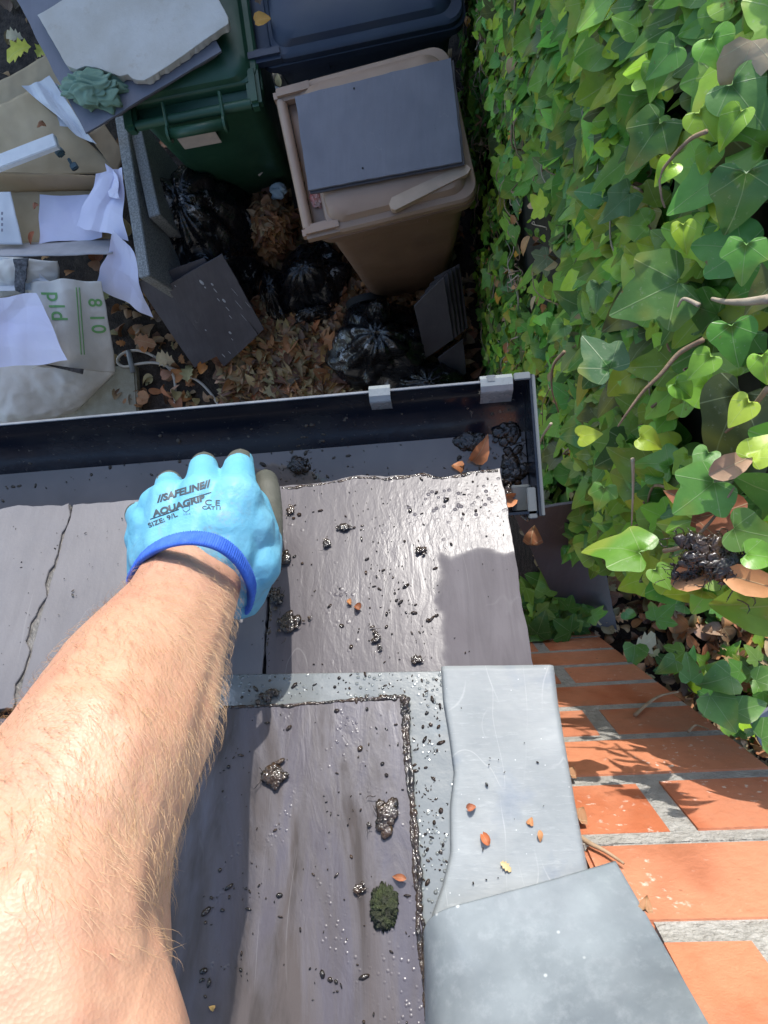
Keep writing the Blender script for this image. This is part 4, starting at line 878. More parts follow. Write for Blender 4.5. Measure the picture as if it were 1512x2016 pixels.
# ================================================================== BLACK RUBBISH BAGS
def bag_mat():
    a = N('bin_bag'); c = a.mix(a.math('MULTIPLY', a.ramp(a.noise(26, 6, .75), (.56, 0.), (.58, 1.)), a.ramp(a.noise(5, 2), (.5, 0.), (.56, 1.))), (.007, .007, .009), (.42, .44, .46))
    n1 = a.noise(7, 3, .55, a.mp((1, 1, 2)), 1.6); rd = a.math('ABSOLUTE', a.math('SUBTRACT', n1, .5)); n2 = a.noise(17, 3, .55, a.mp((1.6, 1, 1)), 1.2); r2 = a.math('ABSOLUTE', a.math('SUBTRACT', n2, .5))
    return a.set(c, a.ramp(a.noise(20, 4), (.3, .18), (.7, .36)), a.bump(r2, .35, .004, a.bump(rd, .6, .02)), Specular_IOR_Level=.8)
M_BAG = bag_mat()
def bag(px, py, z, rx, ry, rz, seed, label, rot=0, neck=None):
    bm = bmesh.new(); bmesh.ops.create_icosphere(bm, subdivisions=6, radius=1); c = P(px, py, z); off = Vector((seed*3.3, seed, -seed)); q = random.Random(seed)
    cr = []
    for _ in range(14):        # straight creases: great circles with a narrow fold
        n_ = Vector((q.gauss(0, 1), q.gauss(0, 1), q.gauss(0, .35))).normalized(); cr.append((n_, q.uniform(-.5, .5), q.uniform(.03, .08)*q.choice((-1, 1, 1)), q.uniform(.15, .4)))
    for v_ in bm.verts:
        p = v_.co.copy(); an = math.atan2(p.y, p.x); top = max(0, p.z); w = p + noise.noise_vector(p*1.2+off)*.25
        h = 1+.22*noise.noise(p*1.1+off) + sum(k*max(0, 1-abs(w.dot(n_)-d)/wd) for n_, d, k, wd in cr) + .05*top*math.sin(an*11+3*noise.noise(p*2+off))
        if p.z > .8: h *= 1+(p.z-.8)*.9
        qv = Vector((p.x*rx, p.y*ry, max(p.z, -.6)*rz))*h; qv.z = max(qv.z, -z)
        v_.co = c + Matrix.Rotation(rot, 3, 'Z') @ qv
    return tag(link('rubbish_bag', mesh_bm(bm), M_BAG, smooth=True), label, 'rubbish bag', 'black rubbish bags')
bag(402, 452, .20, .22, .25, .22, 1, 'large black bag with white splashes between green bin and purple slates')
bag(615, 560, .10, .17, .13, .14, 2, 'dusty grey-sheened black bag left of the brown bin foot', R(35))
bag(548, 590, .08, .07, .13, .14, 6, 'narrow whitened black bag among the leaves, left of the dusty one', R(10))
bag(625, 628, .06, .15, .06, .10, 3, 'low crumpled scrap of black bag in the leaf litter', R(15))
bag(752, 685, .15, .21, .20, .20, 4, 'tied black bag with creased folds just beyond the gutter clips', R(-10))
bag(842, 768, .10, .16, .12, .14, 5, 'slack black bag behind the gutter lip, right of the tied bag', R(-10))
bag(468, 560, .12, .09, .16, .2, 7, 'black bag tail squeezed behind the right purple slate', R(-30))
bag(748, 618, .34, .05, .05, .10, 8, 'twisted black neck of a bag in front of the brown bin', R(0))
# cable, pipe and odd bits
pts = spline([P(342, 800, .03), P(345, 760, .03), P(335, 728, .04), P(300, 700, .05), P(268, 690, .05), P(240, 697, .05), P(231, 712, .05), P(245, 722, .05), P(275, 716, .06), P(310, 715, .05), P(350, 730, .04), P(390, 750, .04), P(415, 775, .03), P(432, 800, .03)], 8)
v, f = tube(pts, .0065, 8); tag(link('cable', mesh_np(v, f), simple('cable', (.62, .57, .5), rough=.5), smooth=True), 'loop of cream cable on the soil below the purple slates', 'cable')
v, f = tube([P(252, 690, .07), P(262, 733, .07)], .012, 12); tag(link('pipe_piece', mesh_np(v, f), simple('pipe', (.3, .32, .33), rough=.5), smooth=True), 'short grey pipe piece lying across the cream cable', 'pipe')
tag(link('paper_scrap', wad(548, 375, .30, .035, .03, .02, 9, 0, 4), simple('bluewhite', (.4, .5, .55), (.3, .4, .48), .8), smooth=True), 'pale blue crumpled tissue between the green and brown bins', 'tissue')
tag(link('red_wrapper', wad(640, 452, .35, .03, .02, .02, 12, .4, 4), simple('redwrap', (.45, .06, .04), (.6, .45, .4), .4, 30)), 'torn red wrapper under the brown bin rim', 'wrapper')
tag(link('red_wrapper', wad(621, 390, BZ+BH*.93+.02, .018, .03, .012, 13, .4, 4), MATS['redwrap']), 'red and white wrapper caught in the brown bin hinge', 'wrapper')
v, f = tube([P(510, 345, .35), P(523, 330, .38)], .005, 6); tag(link('stick', mesh_np(v, f), simple('stickc', (.5, .45, .4))), 'pale stick lying left of the brown bin', 'stick')
# ================================================================== IVY WALL
UW = .262
def usurf(v, z):
    p = Vector((v*1.7, z*1.7, 3)); h = noise.noise(p)*.03 + noise.noise(p*3.1)*.018
    return UW - h + max(0, z-2.25)**2*.9
wallm = simple('garden_wall', (.05, .04, .03), (.03, .03, .018), .9, 6)
gw = tag(link('garden_wall', mesh_bm(box(hw(.46, 1.56, 1.27), U, V, ZV, .24, 3.3, 2.54, .01)), wallm), 'old garden wall almost hidden behind the ivy on the right', 'wall')
ivy = thing('ivy', 'dense green ivy covering the whole wall on the right', 'ivy', hw(.3, .5, 0))
GREENS = [(.07, .20, .025), (.11, .27, .035), (.14, .32, .045), (.09, .24, .045), (.17, .33, .045), (.055, .15, .03), (.16, .28, .035)]
LIME = [(.32, .52, .04), (.40, .56, .05), (.25, .47, .05)]
it = []
q = random.Random(21)
def addleaf(v, z, s, depth, up, col=None, t=None):
    u = usurf(v, z) + depth
    n = -U*q.uniform(.5, 1.) + ZV*(up+q.gauss(0, .28)) + V*q.gauss(0, .38) ; tip = -ZV*q.uniform(.4, 1) + V*q.gauss(0, .65) - U*q.uniform(.0, .35)
    if col is None:
        r_ = q.random(); young = q.random() < (.32 if z > 2.0 else .12)
        col = jit(q.choice(LIME) if young else tuple(g_*1.3 for g_ in q.choice(GREENS)), .36); dk = max(0, min(1, depth/.03)); col = col if young or q.random() > .1 else jit((.12, .15, .05), .3)
        if r_ < .012: col = jit((.35, .3, .03))
        if young: s *= .72
        if young: u -= .012
    it.append((hw(u, v, z), n, tip, s, col, (t if t is not None else q.choice((0, 0, 0, 1, 2, 3))) + (4 if z > 2.0 else 0)))
n1 = 0
while n1 < 15000:
    z = q.uniform(0, 2.62) if q.random() < .62 else q.uniform(1.7, 2.62); v = q.uniform(-.10, 3.25)
    if z > 1.9 and v > 1.5 and q.random() < .7: continue
    if z < 1.2 and v < .05: continue
    dens = noise.noise(Vector((v*2.2, z*2.2, 9)))+.5*noise.noise(Vector((v*6, z*6, 5)))
    if dens < -.06 and q.random() < min(.93, .45-dens*2): continue
    big = .5+.5*min(1, max(0, (z-1.5)/.8))
    s = q.choice((.032, .042, .05, .06))*(.8+.35*big)*q.uniform(.75, 1.2)
    addleaf(v, z, s, abs(q.gauss(0, .022))-.006, .15+.5*max(0, (z-1.2)/1.2)); n1 += 1
# large leaves that the photo shows near the lens: (px, py, depth, size px, tip direction px, kind, colour)
hero = [(1335, 555, .66, 150, (-1, .6), 3, (.07, .17, .05)), (1200, 725, .70, 105, (-.6, -.5), 3, (.04, .13, .05)), (1300, 240, .66, 115, (-.5, 1), 1, (.06, .16, .04)), (1440, 165, .56, 120, (.3, 1), 0, (.09, .22, .07)),
        (1330, 90, .58, 85, (-1, .9), 2, (.11, .30, .08)), (1400, 75, .57, 80, (.3, 1), 0, (.13, .34, .06)), (1290, 125, .60, 70, (-.6, .9), 0, (.12, .30, .07)), (1470, 340, .55, 130, (-.2, 1), 0, (.06, .17, .06)),
        (1325, 320, .60, 55, (-.5, 1), 2, (.22, .42, .04)), (1375, 220, .57, 75, (.1, 1), 2, (.20, .36, .04)), (1460, 215, .55, 85, (-.2, 1), 2, (.16, .33, .04)), (1345, 440, .62, 65, (0, 1), 2, (.25, .44, .04)),
        (1400, 290, .58, 60, (-.3, 1), 2, (.13, .3, .05)), (1405, 950, .57, 105, (-.7, .7), 3, (.09, .24, .06)), (1260, 1085, .62, 130, (-1, .05), 1, (.09, .23, .04)), (1350, 1080, .60, 95, (.9, .1), 0, (.17, .22, .04)),
        (1475, 790, .53, 70, (.1, 1), 2, (.33, .5, .06)), (1400, 700, .58, 70, (-.4, 1), 2, (.18, .38, .05)), (1330, 755, .61, 60, (.6, .7), 2, (.13, .33, .05)), (1440, 640, .55, 90, (.1, 1), 0, (.08, .24, .04)),
        (1480, 900, .53, 80, (.8, .4), 0, (.3, .45, .06)), (1395, 890, .58, 70, (-.3, 1), 0, (.10, .25, .07)), (1240, 380, .75, 85, (-.8, .6), 1, (.09, .2, .1)), (1470, 480, .55, 85, (-.4, 1), 1, (.1, .27, .06)),
        (1290, 1120, .6, 55, (.2, 1), 2, (.12, .28, .05)), (1180, 560, .8, 60, (0, 1), 0, (.07, .18, .06)), (1110, 640, .95, 50, (-.2, 1), 0, (.08, .2, .05)), (1470, 1090, .52, 75, (.6, .6), 2, (.12, .3, .05)), (1445, 1040, .55, 90, (1, .1), 0, (.10, .22, .06)),
        (1140, 860, .85, 50, (.9, 0), 2, (.35, .5, .08)), (1500, 700, .52, 70, (0, 1), 2, (.2, .42, .05)), (1260, 860, .68, 55, (.7, .7), 2, (.3, .46, .05)), (1190, 960, .75, 55, (-.2, 1), 1, (.09, .22, .05))]
for (x, y, d, spx, td, k, c) in hero:
    p = D(x, y, d); p2 = D(x+td[0]*spx*.7, y+td[1]*spx*.7, d*1.06); cen = (p+p2)/2
    vw = (O-p).normalized(); n = (vw + Vector((q.gauss(0, .25), q.gauss(0, .25), q.gauss(0, .1))) + V*.15).normalized()
    it.append((p, n, p2-p, spx*d/F*.94, jit((c[0]*1.5, c[1]*1.3, c[2]), .12), k+4))
# creeping runners at the pier foot and over the soil bank on the right
BZ2 = 1.42
for k in range(150):
    x, y = (q.uniform(1030, 1170), q.uniform(1150, 1250)) if k < 55 else (q.uniform(1210, 1512), q.uniform(1180, 1520))
    if k >= 55 and y > 1180+(x-1210)*1.3: continue
    p = P(x, y, BZ2+q.uniform(.05, .16)); a = q.uniform(0, 6.3)
    it.append((p, ZV+Vector((q.gauss(0, .35), q.gauss(0, .35), 0)), Vector((math.cos(a), math.sin(a), 0)), q.uniform(.035, .06), jit(q.choice(GREENS+LIME[:1]), .2), q.choice((0, 1, 3))))
for (x, y, s_) in ((1400, 1370, .085), (1450, 1400, .07), (1360, 1340, .06), (1440, 1330, .07), (1500, 1455, .08), (1250, 1270, .05), (1490, 1340, .06), (1330, 1300, .05)):
    a = q.uniform(0, 6.3); it.append((P(x, y, 1.78), ZV+V*.3, Vector((math.cos(a), math.sin(a), .1)), s_, jit((.13, .27, .05)), 2))
fo = scatter('foliage', IVY, it, M_IVY, ivy); fo['kind'] = 'stuff'
# stems
M_ST = simple('ivy_stem', (.30, .21, .13), (.17, .11, .07), .8, 30, 200, .5); M_STP = simple('ivy_stem_pale', (.42, .35, .26), (.28, .22, .16), .8, 30, 200, .5)
def stem(pts, r0, r1, mat, par=ivy): 
    pts = spline(pts, 6); n = len(pts); v, f = tube(pts, [r0+(r1-r0)*i/(n-1) for i in range(n)], 6); return link('stem', mesh_np(v, f), mat, par, smooth=True)
for L, r0, r1, m in (([(1395, 255, .53), (1360, 275, .545), (1330, 310, .56), (1305, 345, .575), (1298, 385, .58), (1310, 410, .585)], .0028, .0022, M_ST), ([(1385, 668, .55), (1340, 700, .57), (1300, 735, .58), (1265, 775, .59), (1235, 815, .60), (1222, 835, .61)], .0034, .002, M_ST),
    ([(1512, 590, .50), (1470, 598, .52), (1425, 592, .54), (1400, 590, .56)], .005, .004, M_STP), ([(1512, 760, .50), (1470, 820, .53), (1425, 850, .56)], .0032, .003, M_ST), ([(1112, 690, .78), (1092, 720, .8), (1088, 770, .82), (1100, 810, .84)], .003, .002, M_ST), ([(1085, 830, .84), (1060, 870, .88), (1054, 900, .9)], .003, .002, M_STP),
    ([(1380, 600, .56), (1345, 590, .57), (1332, 610, .58)], .003, .002, M_STP), ([(1250, 905, .66), (1240, 960, .68), (1245, 1030, .7)], .003, .002, M_STP), ([(1310, 1085, .58), (1350, 1070, .56), (1400, 1020, .55), (1450, 960, .53)], .003, .002, M_ST), ([(1050, 90, 1.4), (1075, 150, 1.4), (1090, 220, 1.42), (1100, 250, 1.42)], .006, .004, M_STP)):
    stem([D(p[0]+q.gauss(0, 3), p[1]+q.gauss(0, 3), p[2]+.03) for p in L], r0*.75, r1*.4, m)
for k in range(360):
    v = q.uniform(-.05, 2.8); z = q.uniform(.2, 2.35); pts = []; dv, dz = q.gauss(0, .5), q.uniform(-1, .2)
    for j in range(5):
        pts.append(hw(usurf(v, z)-q.uniform(-.012, .024), v, z)); v += dv*.05+q.gauss(0, .018); z += dz*.05+q.gauss(0, .018)
    stem(pts, q.uniform(.001, .003), .0007, q.choice((M_ST, M_STP)))
# dead leaves caught in the ivy
it = []
for k in range(420):
    z = q.uniform(.2, 2.55); v = q.uniform(-.08, 2.9); it.append((hw(usurf(v, z)+q.uniform(-.008, .02), v, z), -U+ZV*q.uniform(0, 1), -ZV+V*q.gauss(0, 1), q.uniform(.025, .05), jit(random.choice(DEADC[:6]+[(.5, .25, .03)])), q.choice((0, 2, 3))))
it += [(D(1370, 1020, .60), O-D(1370, 1020, .6), (1, .2, 0), .05, (.30, .10, .045), 2), (D(1400, 1040, .60), O-D(1400, 1040, .6), (-.2, 1, 0), .05, (.22, .08, .035), 3), (D(1400, 1010, .6), O-D(1400, 1000, .6), (-1, .5, .2), .045, (.26, .09, .04), 0),
       (D(1395, 935, .56), O-D(1400, 935, .6), (1, .4, .2), .04, (.45, .27, .17), 0), (D(1320, 1150, .58), O-D(1320, 1150, .6), (1, .35, .1), .05, (.50, .24, .11), 0), (D(1420, 1130, .56), O-D(1420, 1130, .6), (1, -.2, .1), .05, (.55, .25, .10), 0), (D(1480, 80, .55), O-D(1480, 80, .55), (-.3, -1, 0), .045, (.5, .38, .24), 2)]
o = scatter('dead_leaves', DEAD, it, M_DEAD, ivy); o['kind'] = 'stuff'
for (x, y, d, r_, sd_) in ((1400, 1095, .565, .014, 5), (1440, 1115, .56, .011, 6), (1360, 1120, .575, .009, 7)):
    o = mudclump('wet_debris', D(x, y, d), r_, 400+sd_, None, {5: 'biggest lump of black wet debris thrown on the lower right ivy', 6: 'black wet debris right of the biggest lump on the ivy', 7: 'black wet debris left of the biggest lump on the ivy'}[sd_], 'debris', (1.7, 1, .7), 6, strands=90); o['group'] = 'black debris thrown on the ivy'
# ------------------------------------------------------------------ soil bank with litter at the right
bm = bmesh.new(); bmesh.ops.create_grid(bm, x_segments=40, y_segments=40, size=.5)
for v_ in bm.verts:
    a, b = v_.co.x, v_.co.y; p = hw(.22+(a+.5)*1.3, -1.6+(b+.5)*1.62, BZ2); v_.co = p + ZV*(noise.noise(p*6)*.05+(a+.5)*.12)
g0 = [e for e in bm.edges if e.is_boundary]; ret = bmesh.ops.extrude_edge_only(bm, edges=g0)
for v_ in [x for x in ret['geom'] if isinstance(x, bmesh.types.BMVert)]: v_.co.z = 0
struct('soil_bank', mesh_bm(bm), M_SOIL, smooth=True)
it = []
for k in range(2600):
    u, v = q.uniform(.22, 1.3), q.uniform(-.9, .0); p = hw(u, v, BZ2+(u-.22)/1.3*.12+q.uniform(.02, .07)); a = q.uniform(0, 6.3)
    it.append((p, ZV+Vector((q.gauss(0, .6), q.gauss(0, .6), 0)), Vector((math.cos(a), math.sin(a), q.gauss(0, .3))), q.uniform(.03, .055), jit(q.choice(DEADC), .3), q.choice((0, 1, 2, 3))))
tag(scatter('bank_leaf_litter', DEAD, it, M_DEAD), 'brown dead leaves heaped in the dark corner behind the brick pier', 'leaf litter', kind='stuff')
leafthing('dead_leaf', P(1240, 1285, 1.75)+V*.0, ZV+U*.2, U+V*.3, .07, (.46, .38, .25), 1, 'big tan leaf lying in the dark corner right of the brick pier', group='dead leaves right of the brick pier')
leafthing('dead_leaf', P(1045, 1075, 1.95), ZV-U*.3, V+U*.1, .055, (.28, .11, .045), 3, 'reddish brown leaf hanging just right of the end slate', group='dead leaves right of the brick pier')
# twigs on the pier
M_TW = simple('twig', (.48, .34, .22), (.3, .2, .12), .7, 40)
def onpier(x, y, out=.004):
    r_ = ray(x, y); n = V; p0 = hw(0, -DP, 0)+n*out; return O + r_*((p0-O).dot(n)/r_.dot(n))
for pts, r_, lb in (([(1250, 1408), (1275, 1385), (1300, 1370), (1335, 1362)], .003, 'forked twig lying on the middle bricks of the pier'), ([(1130, 1640), (1160, 1660), (1190, 1675), (1228, 1700)], .0028, 'pale pointed twig on the pier above the lead saddle corner'), ([(1355, 1440), (1370, 1428), (1395, 1436)], .002, 'short curled twig near the right edge of the pier')):
    v, f = tube(spline([onpier(*p) for p in pts], 5), [r_*(1-.6*i/(5*(len(pts)-1))) for i in range(5*(len(pts)-1)+1)], 6); tag(link('twig', mesh_np(v, f), M_TW, smooth=True), lb, 'twig', 'twigs on the brick pier')
for x, y, s_, lb in ((1135, 1605, .03, 'crumpled brown leaf wedged between lead sheet and bricks'), (1120, 1520, .025, 'thin dry leaf strip at the lead edge high on the pier'), (1270, 1790, .022, 'dark dry tuft at the right edge of the lead saddle')):
    leafthing('dry_leaf', onpier(x, y, .012), V+ZV*.4, U*.5-ZV, s_, (.4, .2, .1), 3, lb, group='dry leaves stuck to the pier')
# ================================================================== YARD LITTER
it = []
def gpt(): 
    r_ = q.random()
    if r_ < .45: return q.uniform(440, 720), q.uniform(600, 800)
    if r_ < .75: return q.uniform(230, 930), q.uniform(540, 800)
    if r_ < .9: return q.uniform(480, 900), q.uniform(330, 620)
    return q.uniform(-60, 900), q.uniform(-60, 760)
for k in range(4600):
    x, y = gpt(); dens = noise.noise(Vector((x*.012, y*.012, 2)))
    if x < 440 and y > 560 and q.random() < .72: continue
    h = .10*max(0, 1-((x-600)/240)**2)*max(0, 1-((y-690)/170)**2)
    p = P(x, y, q.uniform(.01, .05)+h); a = q.uniform(0, 6.3)
    it.append((p, ZV+Vector((q.gauss(0, .55), q.gauss(0, .55), 0)), Vector((math.cos(a), math.sin(a), q.gauss(0, .25))), q.uniform(.04, .085), jit(q.choice(DEADC), .3), q.choice((0, 1, 2, 3, 0, 2))))
# heap between the bins
for k in range(700):
    x, y = q.gauss(530, 22), q.gauss(440, 35); p = P(x, y, .05+.28*math.exp(-((x-530)/45)**2-((y-430)/60)**2)+q.uniform(0, .03)); a = q.uniform(0, 6.3)
    it.append((p, ZV+Vector((q.gauss(0, .5), q.gauss(0, .5), 0)), Vector((math.cos(a), math.sin(a), 0)), q.uniform(.03, .06), jit(q.choice(DEADC[:4]+[(.3, .14, .05)]), .3), q.choice((0, 2, 3))))
for k in range(170):
    x, y = q.gauss(755, 60), q.gauss(585, 22); p = P(x, y, .13+q.uniform(0, .04)); a = q.uniform(0, 6.3)
    it.append((p, ZV+Vector((q.gauss(0, .5), q.gauss(0, .5), 0)), Vector((math.cos(a), math.sin(a), 0)), q.uniform(.03, .06), jit(q.choice([(.36, .15, .05), (.3, .12, .04), (.2, .09, .04)]), .3), q.choice((0, 1, 3))))
tag(scatter('leaf_litter', DEAD, it, M_DEAD), 'brown autumn leaves strewn over the yard soil', 'leaf litter', kind='stuff')
for x, y, z, s_, c, t, lb in ((262, 668, .10, .12, (.42, .2, .1), 1, 'large orange-brown oak leaf beside the sack and the pipe'), (343, 712, .10, .11, (.46, .34, .2), 1, 'tan lobed oak leaf lying by the purple slate foot'), (368, 752, .07, .10, (.40, .35, .17), 1, 'pale olive oak leaf crossed by the cream cable'),
    (405, 718, .12, .06, (.55, .22, .06), 2, 'small bright orange leaf at the right purple slate foot'), (318, 742, .07, .06, (.42, .2, .12), 2, 'round pinkish brown leaf right of the cable loop'), (282, 693, .08, .045, (.6, .25, .08), 2, 'tiny orange leaf at the top of the cable loop'),
    (635, 665, .22, .13, (.42, .18, .07), 1, 'big lobed russet leaf against the tied black bag'), (515, 768, .13, .11, (.42, .35, .2), 1, 'broad pale tan leaf near the gutter lip in the leaf pile'), (208, 590, .2, .07, (.55, .55, .25), 1, 'yellowish leaf at the edge of the printed sack'),
    (66, 455, .40, .06, (.45, .13, .06), 0, 'red-brown leaf on the cardboard tray floor'), (68, 397, .42, .05, (.4, .15, .08), 3, 'small red leaf above the other one in the tray'), (82, 235, .45, .06, (.4, .17, .08), 3, 'brown curled leaf on the crumpled white film'), (60, 90, .25, .14, (.62, .58, .06), 1, 'bright yellow lobed leaf at the upper left'), (72, 112, .26, .10, (.55, .52, .08), 1, 'second yellow leaf just below the brightest one'), (45, 75, .2, .10, (.48, .4, .26), 1, 'dry beige leaf left of the yellow leaves')):
    a = random.uniform(0, 6.3); leafthing('autumn_leaf', P(x, y, z), ZV+Vector((random.gauss(0, .15), random.gauss(0, .15), 0)), Vector((math.cos(a), math.sin(a), .05)), s_, c, t, lb, group='larger leaves that stand out in the yard')
# ================================================================== unseen leafy screen beyond the yard, added to cast shade over it
hd = thing('shade_hedge', 'unseen tall evergreen screen added beyond the yard to shade it', 'shade_hedge', hw(-.5, 5.1, 0))
bm = box(hw(.2, 5.6, 1.68), U, V, ZV, 6.4, 1.1, 3.36, .1); bmesh.ops.subdivide_edges(bm, edges=bm.edges[:], cuts=6, use_grid_fill=True)
for v_ in bm.verts: v_.co += noise.noise_vector(v_.co*1.5)*.18
link('crown', mesh_bm(bm), simple('shade_hedge_core', (.012, .03, .008), (.02, .045, .012), .9, 8), hd, smooth=True)
it = []
for k in range(2500):
    p = hw(q.uniform(-2.8, 3.2), q.uniform(4.96, 5.1), q.uniform(0, 3.42)); it.append((p, -V+ZV*q.uniform(-.2, 1)+U*q.gauss(0, .5), -ZV+U*q.gauss(0, .8), q.uniform(.06, .12), jit(q.choice(GREENS)), q.choice((0, 2))))
o = scatter('leaves', IVY, it, M_IVY, hd); o['kind'] = 'stuff'
# ================================================================== PERSON: left arm and glove
def blobs(segs, vox, smooth_it):
    """segs: lists of (px, py, depth, radius m); grown together into one continuous surface"""
    bm = bmesh.new()
    for sg in segs:
        pts = [(D(a[0], a[1], a[2]), a[3]) for a in sg]
        for (p0, r0), (p1, r1) in zip(pts[:-1], pts[1:]):
            n = max(2, int((p1-p0).length/(min(r0, r1)*.22)))
            for k in range(n+1):
                t = k/n; r_ = r0+(r1-r0)*t
                bmesh.ops.create_icosphere(bm, subdivisions=2, radius=1, matrix=Matrix.Translation(p0.lerp(p1, t)) @ Matrix.Diagonal((r_, r_, r_, 1)))
    me = bpy.data.meshes.new('t'); bm.to_mesh(me); bm.free(); ob = bpy.data.objects.new('t', me); COL.objects.link(ob)
    m = ob.modifiers.new('r', 'REMESH'); m.mode = 'VOXEL'; m.voxel_size = vox; m.use_smooth_shade = True
    s_ = ob.modifiers.new('s', 'SMOOTH'); s_.factor = .5; s_.iterations = smooth_it
    out = bpy.data.meshes.new_from_object(ob.evaluated_get(bpy.context.evaluated_depsgraph_get())); bpy.data.objects.remove(ob); return out
ARM = [[(386, 1050, .572, .033), (374, 1125, .545, .0385), (350, 1205, .50, .0440), (268, 1340, .43, .0535), (192, 1500, .372, .0575), (112, 1680, .332, .0540), (60, 1850, .30, .0560), (60, 2016, .285, .058), (60, 2250, .285, .062), (20, 2600, .30, .072)],
       [(60, 1600, .35, .052), (-20, 1800, .31, .06), (-60, 2000, .29, .065)],
       [(412, 1120, .545, .031), (368, 1260, .48, .0315), (328, 1420, .42, .0345), (272, 1560, .385, .0325), (228, 1680, .36, .033)],
       [(288, 1560, .42, .029), (262, 1690, .40, .0255), (262, 1800, .40, .0235), (262, 1900, .39, .0245)],
       [(190, 1850, .33, .032), (188, 1960, .30, .036), (190, 2100, .285, .043), (190, 2350, .285, .052)]]
person = thing('person', 'bare hairy left arm reaching over the roof edge in a wet blue work glove', 'person', D(60, 2000, .3))
me = blobs(ARM, .0030, 14)
def skin_mat():
    a = N('skin'); c = a.mix(a.ramp(a.noise(9, 4), (.3, 0.), (.7, 1.)), (.55, .33, .215), (.49, .25, .165)); c = a.mix(a.ramp(a.noise(45, 5, .6), (.5, 0.), (.75, .4)), c, (.46, .18, .12)); c = a.mix(a.ramp(a.noise(22, 3), (.52, 0.), (.75, .45)), c, (.60, .42, .285))
    nrm = a.bump(a.vor(500), .3, .0007); nrm = a.bump(a.noise(70, 4, .6, a.mp((1, .35, 1), rot=(0, 0, .7))), .35, .0018, nrm); vn = a.math('ABSOLUTE', a.math('SUBTRACT', a.noise(9, 2, .5, a.mp((1, .45, 1), rot=(0, 0, .5)), .8), .5)); nrm = a.bump(a.ramp(vn, (.0, 1.), (.05, 0.)), .25, .002, nrm)
    return a.set(c, .46, nrm, Subsurface_Weight=.12, Subsurface_Radius=(.012, .005, .003), Subsurface_Scale=.6, Specular_IOR_Level=.4)
body = link('body', me, skin_mat(), person, smooth=True)
abv = bvh_of(body)
# hair
def hair_mat(): 
    a = N('arm_hair'); return a.set((.42, .26, .13), .5, Specular_IOR_Level=.5)
v, f = [], []; q = random.Random(3); fw = (D(150, 1600, .35)-D(376, 1125, .545)).normalized(); polys = body.data.polygons; off = wpos(body); np_ = len(polys); cnt = 0
while cnt < 3600:
    po = polys[q.randrange(np_)]; n = po.normal; c = po.center+off; vw = (O-c).normalized()
    if n.dot(vw) < -.35 or (n.dot(vw) < .25 and q.random() < .6): continue
    rr = co.matrix_world.inverted() @ c; X_, Y_ = 756+F*rr.x/-rr.z, 1008-F*rr.y/-rr.z
    if X_ < -60 or Y_ > 1900 or Y_ < 1060: continue
    if Y_ > 1600 and q.random() < (Y_-1600)/330: continue
    side = n.cross(fw).normalized(); sw = noise.noise(c*14)*1.6
    fl = (fw*math.cos(sw+.6) + side*math.sin(sw+.6)); fl = (fl-n*fl.dot(n)).normalized(); L = q.uniform(.007, .016); w = .00009
    fl = (fl+side*q.gauss(0, .3)+fw*q.gauss(0, .25)).normalized()
    bend = n.cross(fl)*q.gauss(0, .35); p = c.copy(); b0 = len(v); wd = fl.cross(vw).normalized()*w
    for k in range(5):
        t = k/4; pp = c+fl*L*t+bend*L*t*t+n*(.0035*math.sin(t*2.2)*(1.5 if X_ > 400 else 1)+.0002); ww = wd*(1-t*.85); v += [pp-ww, pp+ww]
    f += [(b0+2*k, b0+2*k+1, b0+2*k+3, b0+2*k+2) for k in range(4)]; cnt += 1
o = link('arm_hair', mesh_np(v, f), hair_mat(), person); o['kind'] = 'stuff'
# ------------------------------------------------------------------ glove
THUMB = [(498, 1110, .565, .026), (520, 1060, .60, .0185), (528, 1010, .635, .0150), (526, 968, .655, .0142), (523, 948, .675, .0135)]
PINK = [(292, 1030, .56, .0175), (274, 1014, .595, .0135), (270, 1016, .645, .0120), (278, 1022, .700, .0115)]
RING = [(338, 985, .555, .0170), (333, 955, .59, .0135), (334, 948, .64, .0122), (338, 950, .71, .0115)]
MID = [(400, 968, .55, .0175), (401, 922, .585, .0140), (402, 914, .64, .0132), (404, 918, .73, .0122)]
IND = [(468, 975, .55, .0180), (470, 922, .585, .0148), (473, 910, .63, .0138), (476, 915, .73, .0128)]
PALM = [[(325, 1105, .555, .030), (295, 1035, .565, .0195)], [(350, 1090, .548, .034), (338, 985, .556, .0205)], [(390, 1085, .545, .035), (400, 975, .552, .0215)], [(430, 1090, .548, .036), (466, 980, .552, .0225)],
        [(455, 1120, .565, .037), (488, 1060, .575, .030), (490, 1000, .575, .020)], [(350, 1040, .55, .026), (440, 1040, .545, .028)], [(320, 1000, .565, .022), (400, 990, .558, .0235), (468, 990, .558, .0235)], [(310, 1045, .56, .024), (390, 1035, .548, .028), (480, 1040, .56, .028)], [(330, 1075, .555, .028), (390, 1065, .545, .031), (450, 1075, .555, .031)], [(300, 1125, .565, .022), (310, 1085, .56, .026)], [(470, 1165, .585, .026), (488, 1100, .575, .030)], [(290, 1060, .565, .020), (330, 1020, .555, .02)]]
gme = blobs([THUMB, PINK, RING, MID, IND] + PALM, .0017, 16)
glove_parent = thing('work_glove', 'light blue rubber work glove with a royal blue cuff gripping the gutter edge', 'glove', D(390, 1040, .58)) if False else person
def seg_d(p, sg):
    best = 9
    for a, b in zip(sg[:-1], sg[1:]):
        A, B = D(*a[:3]), D(*b[:3]); t = max(0, min(1, (p-A).dot(B-A)/(B-A).length_squared)); best = min(best, (p-A.lerp(B, t)).length-(a[3]+(b[3]-a[3])*t))
    return best
ca = gme.color_attributes.new('coat', 'FLOAT_COLOR', 'POINT')
dirt = []
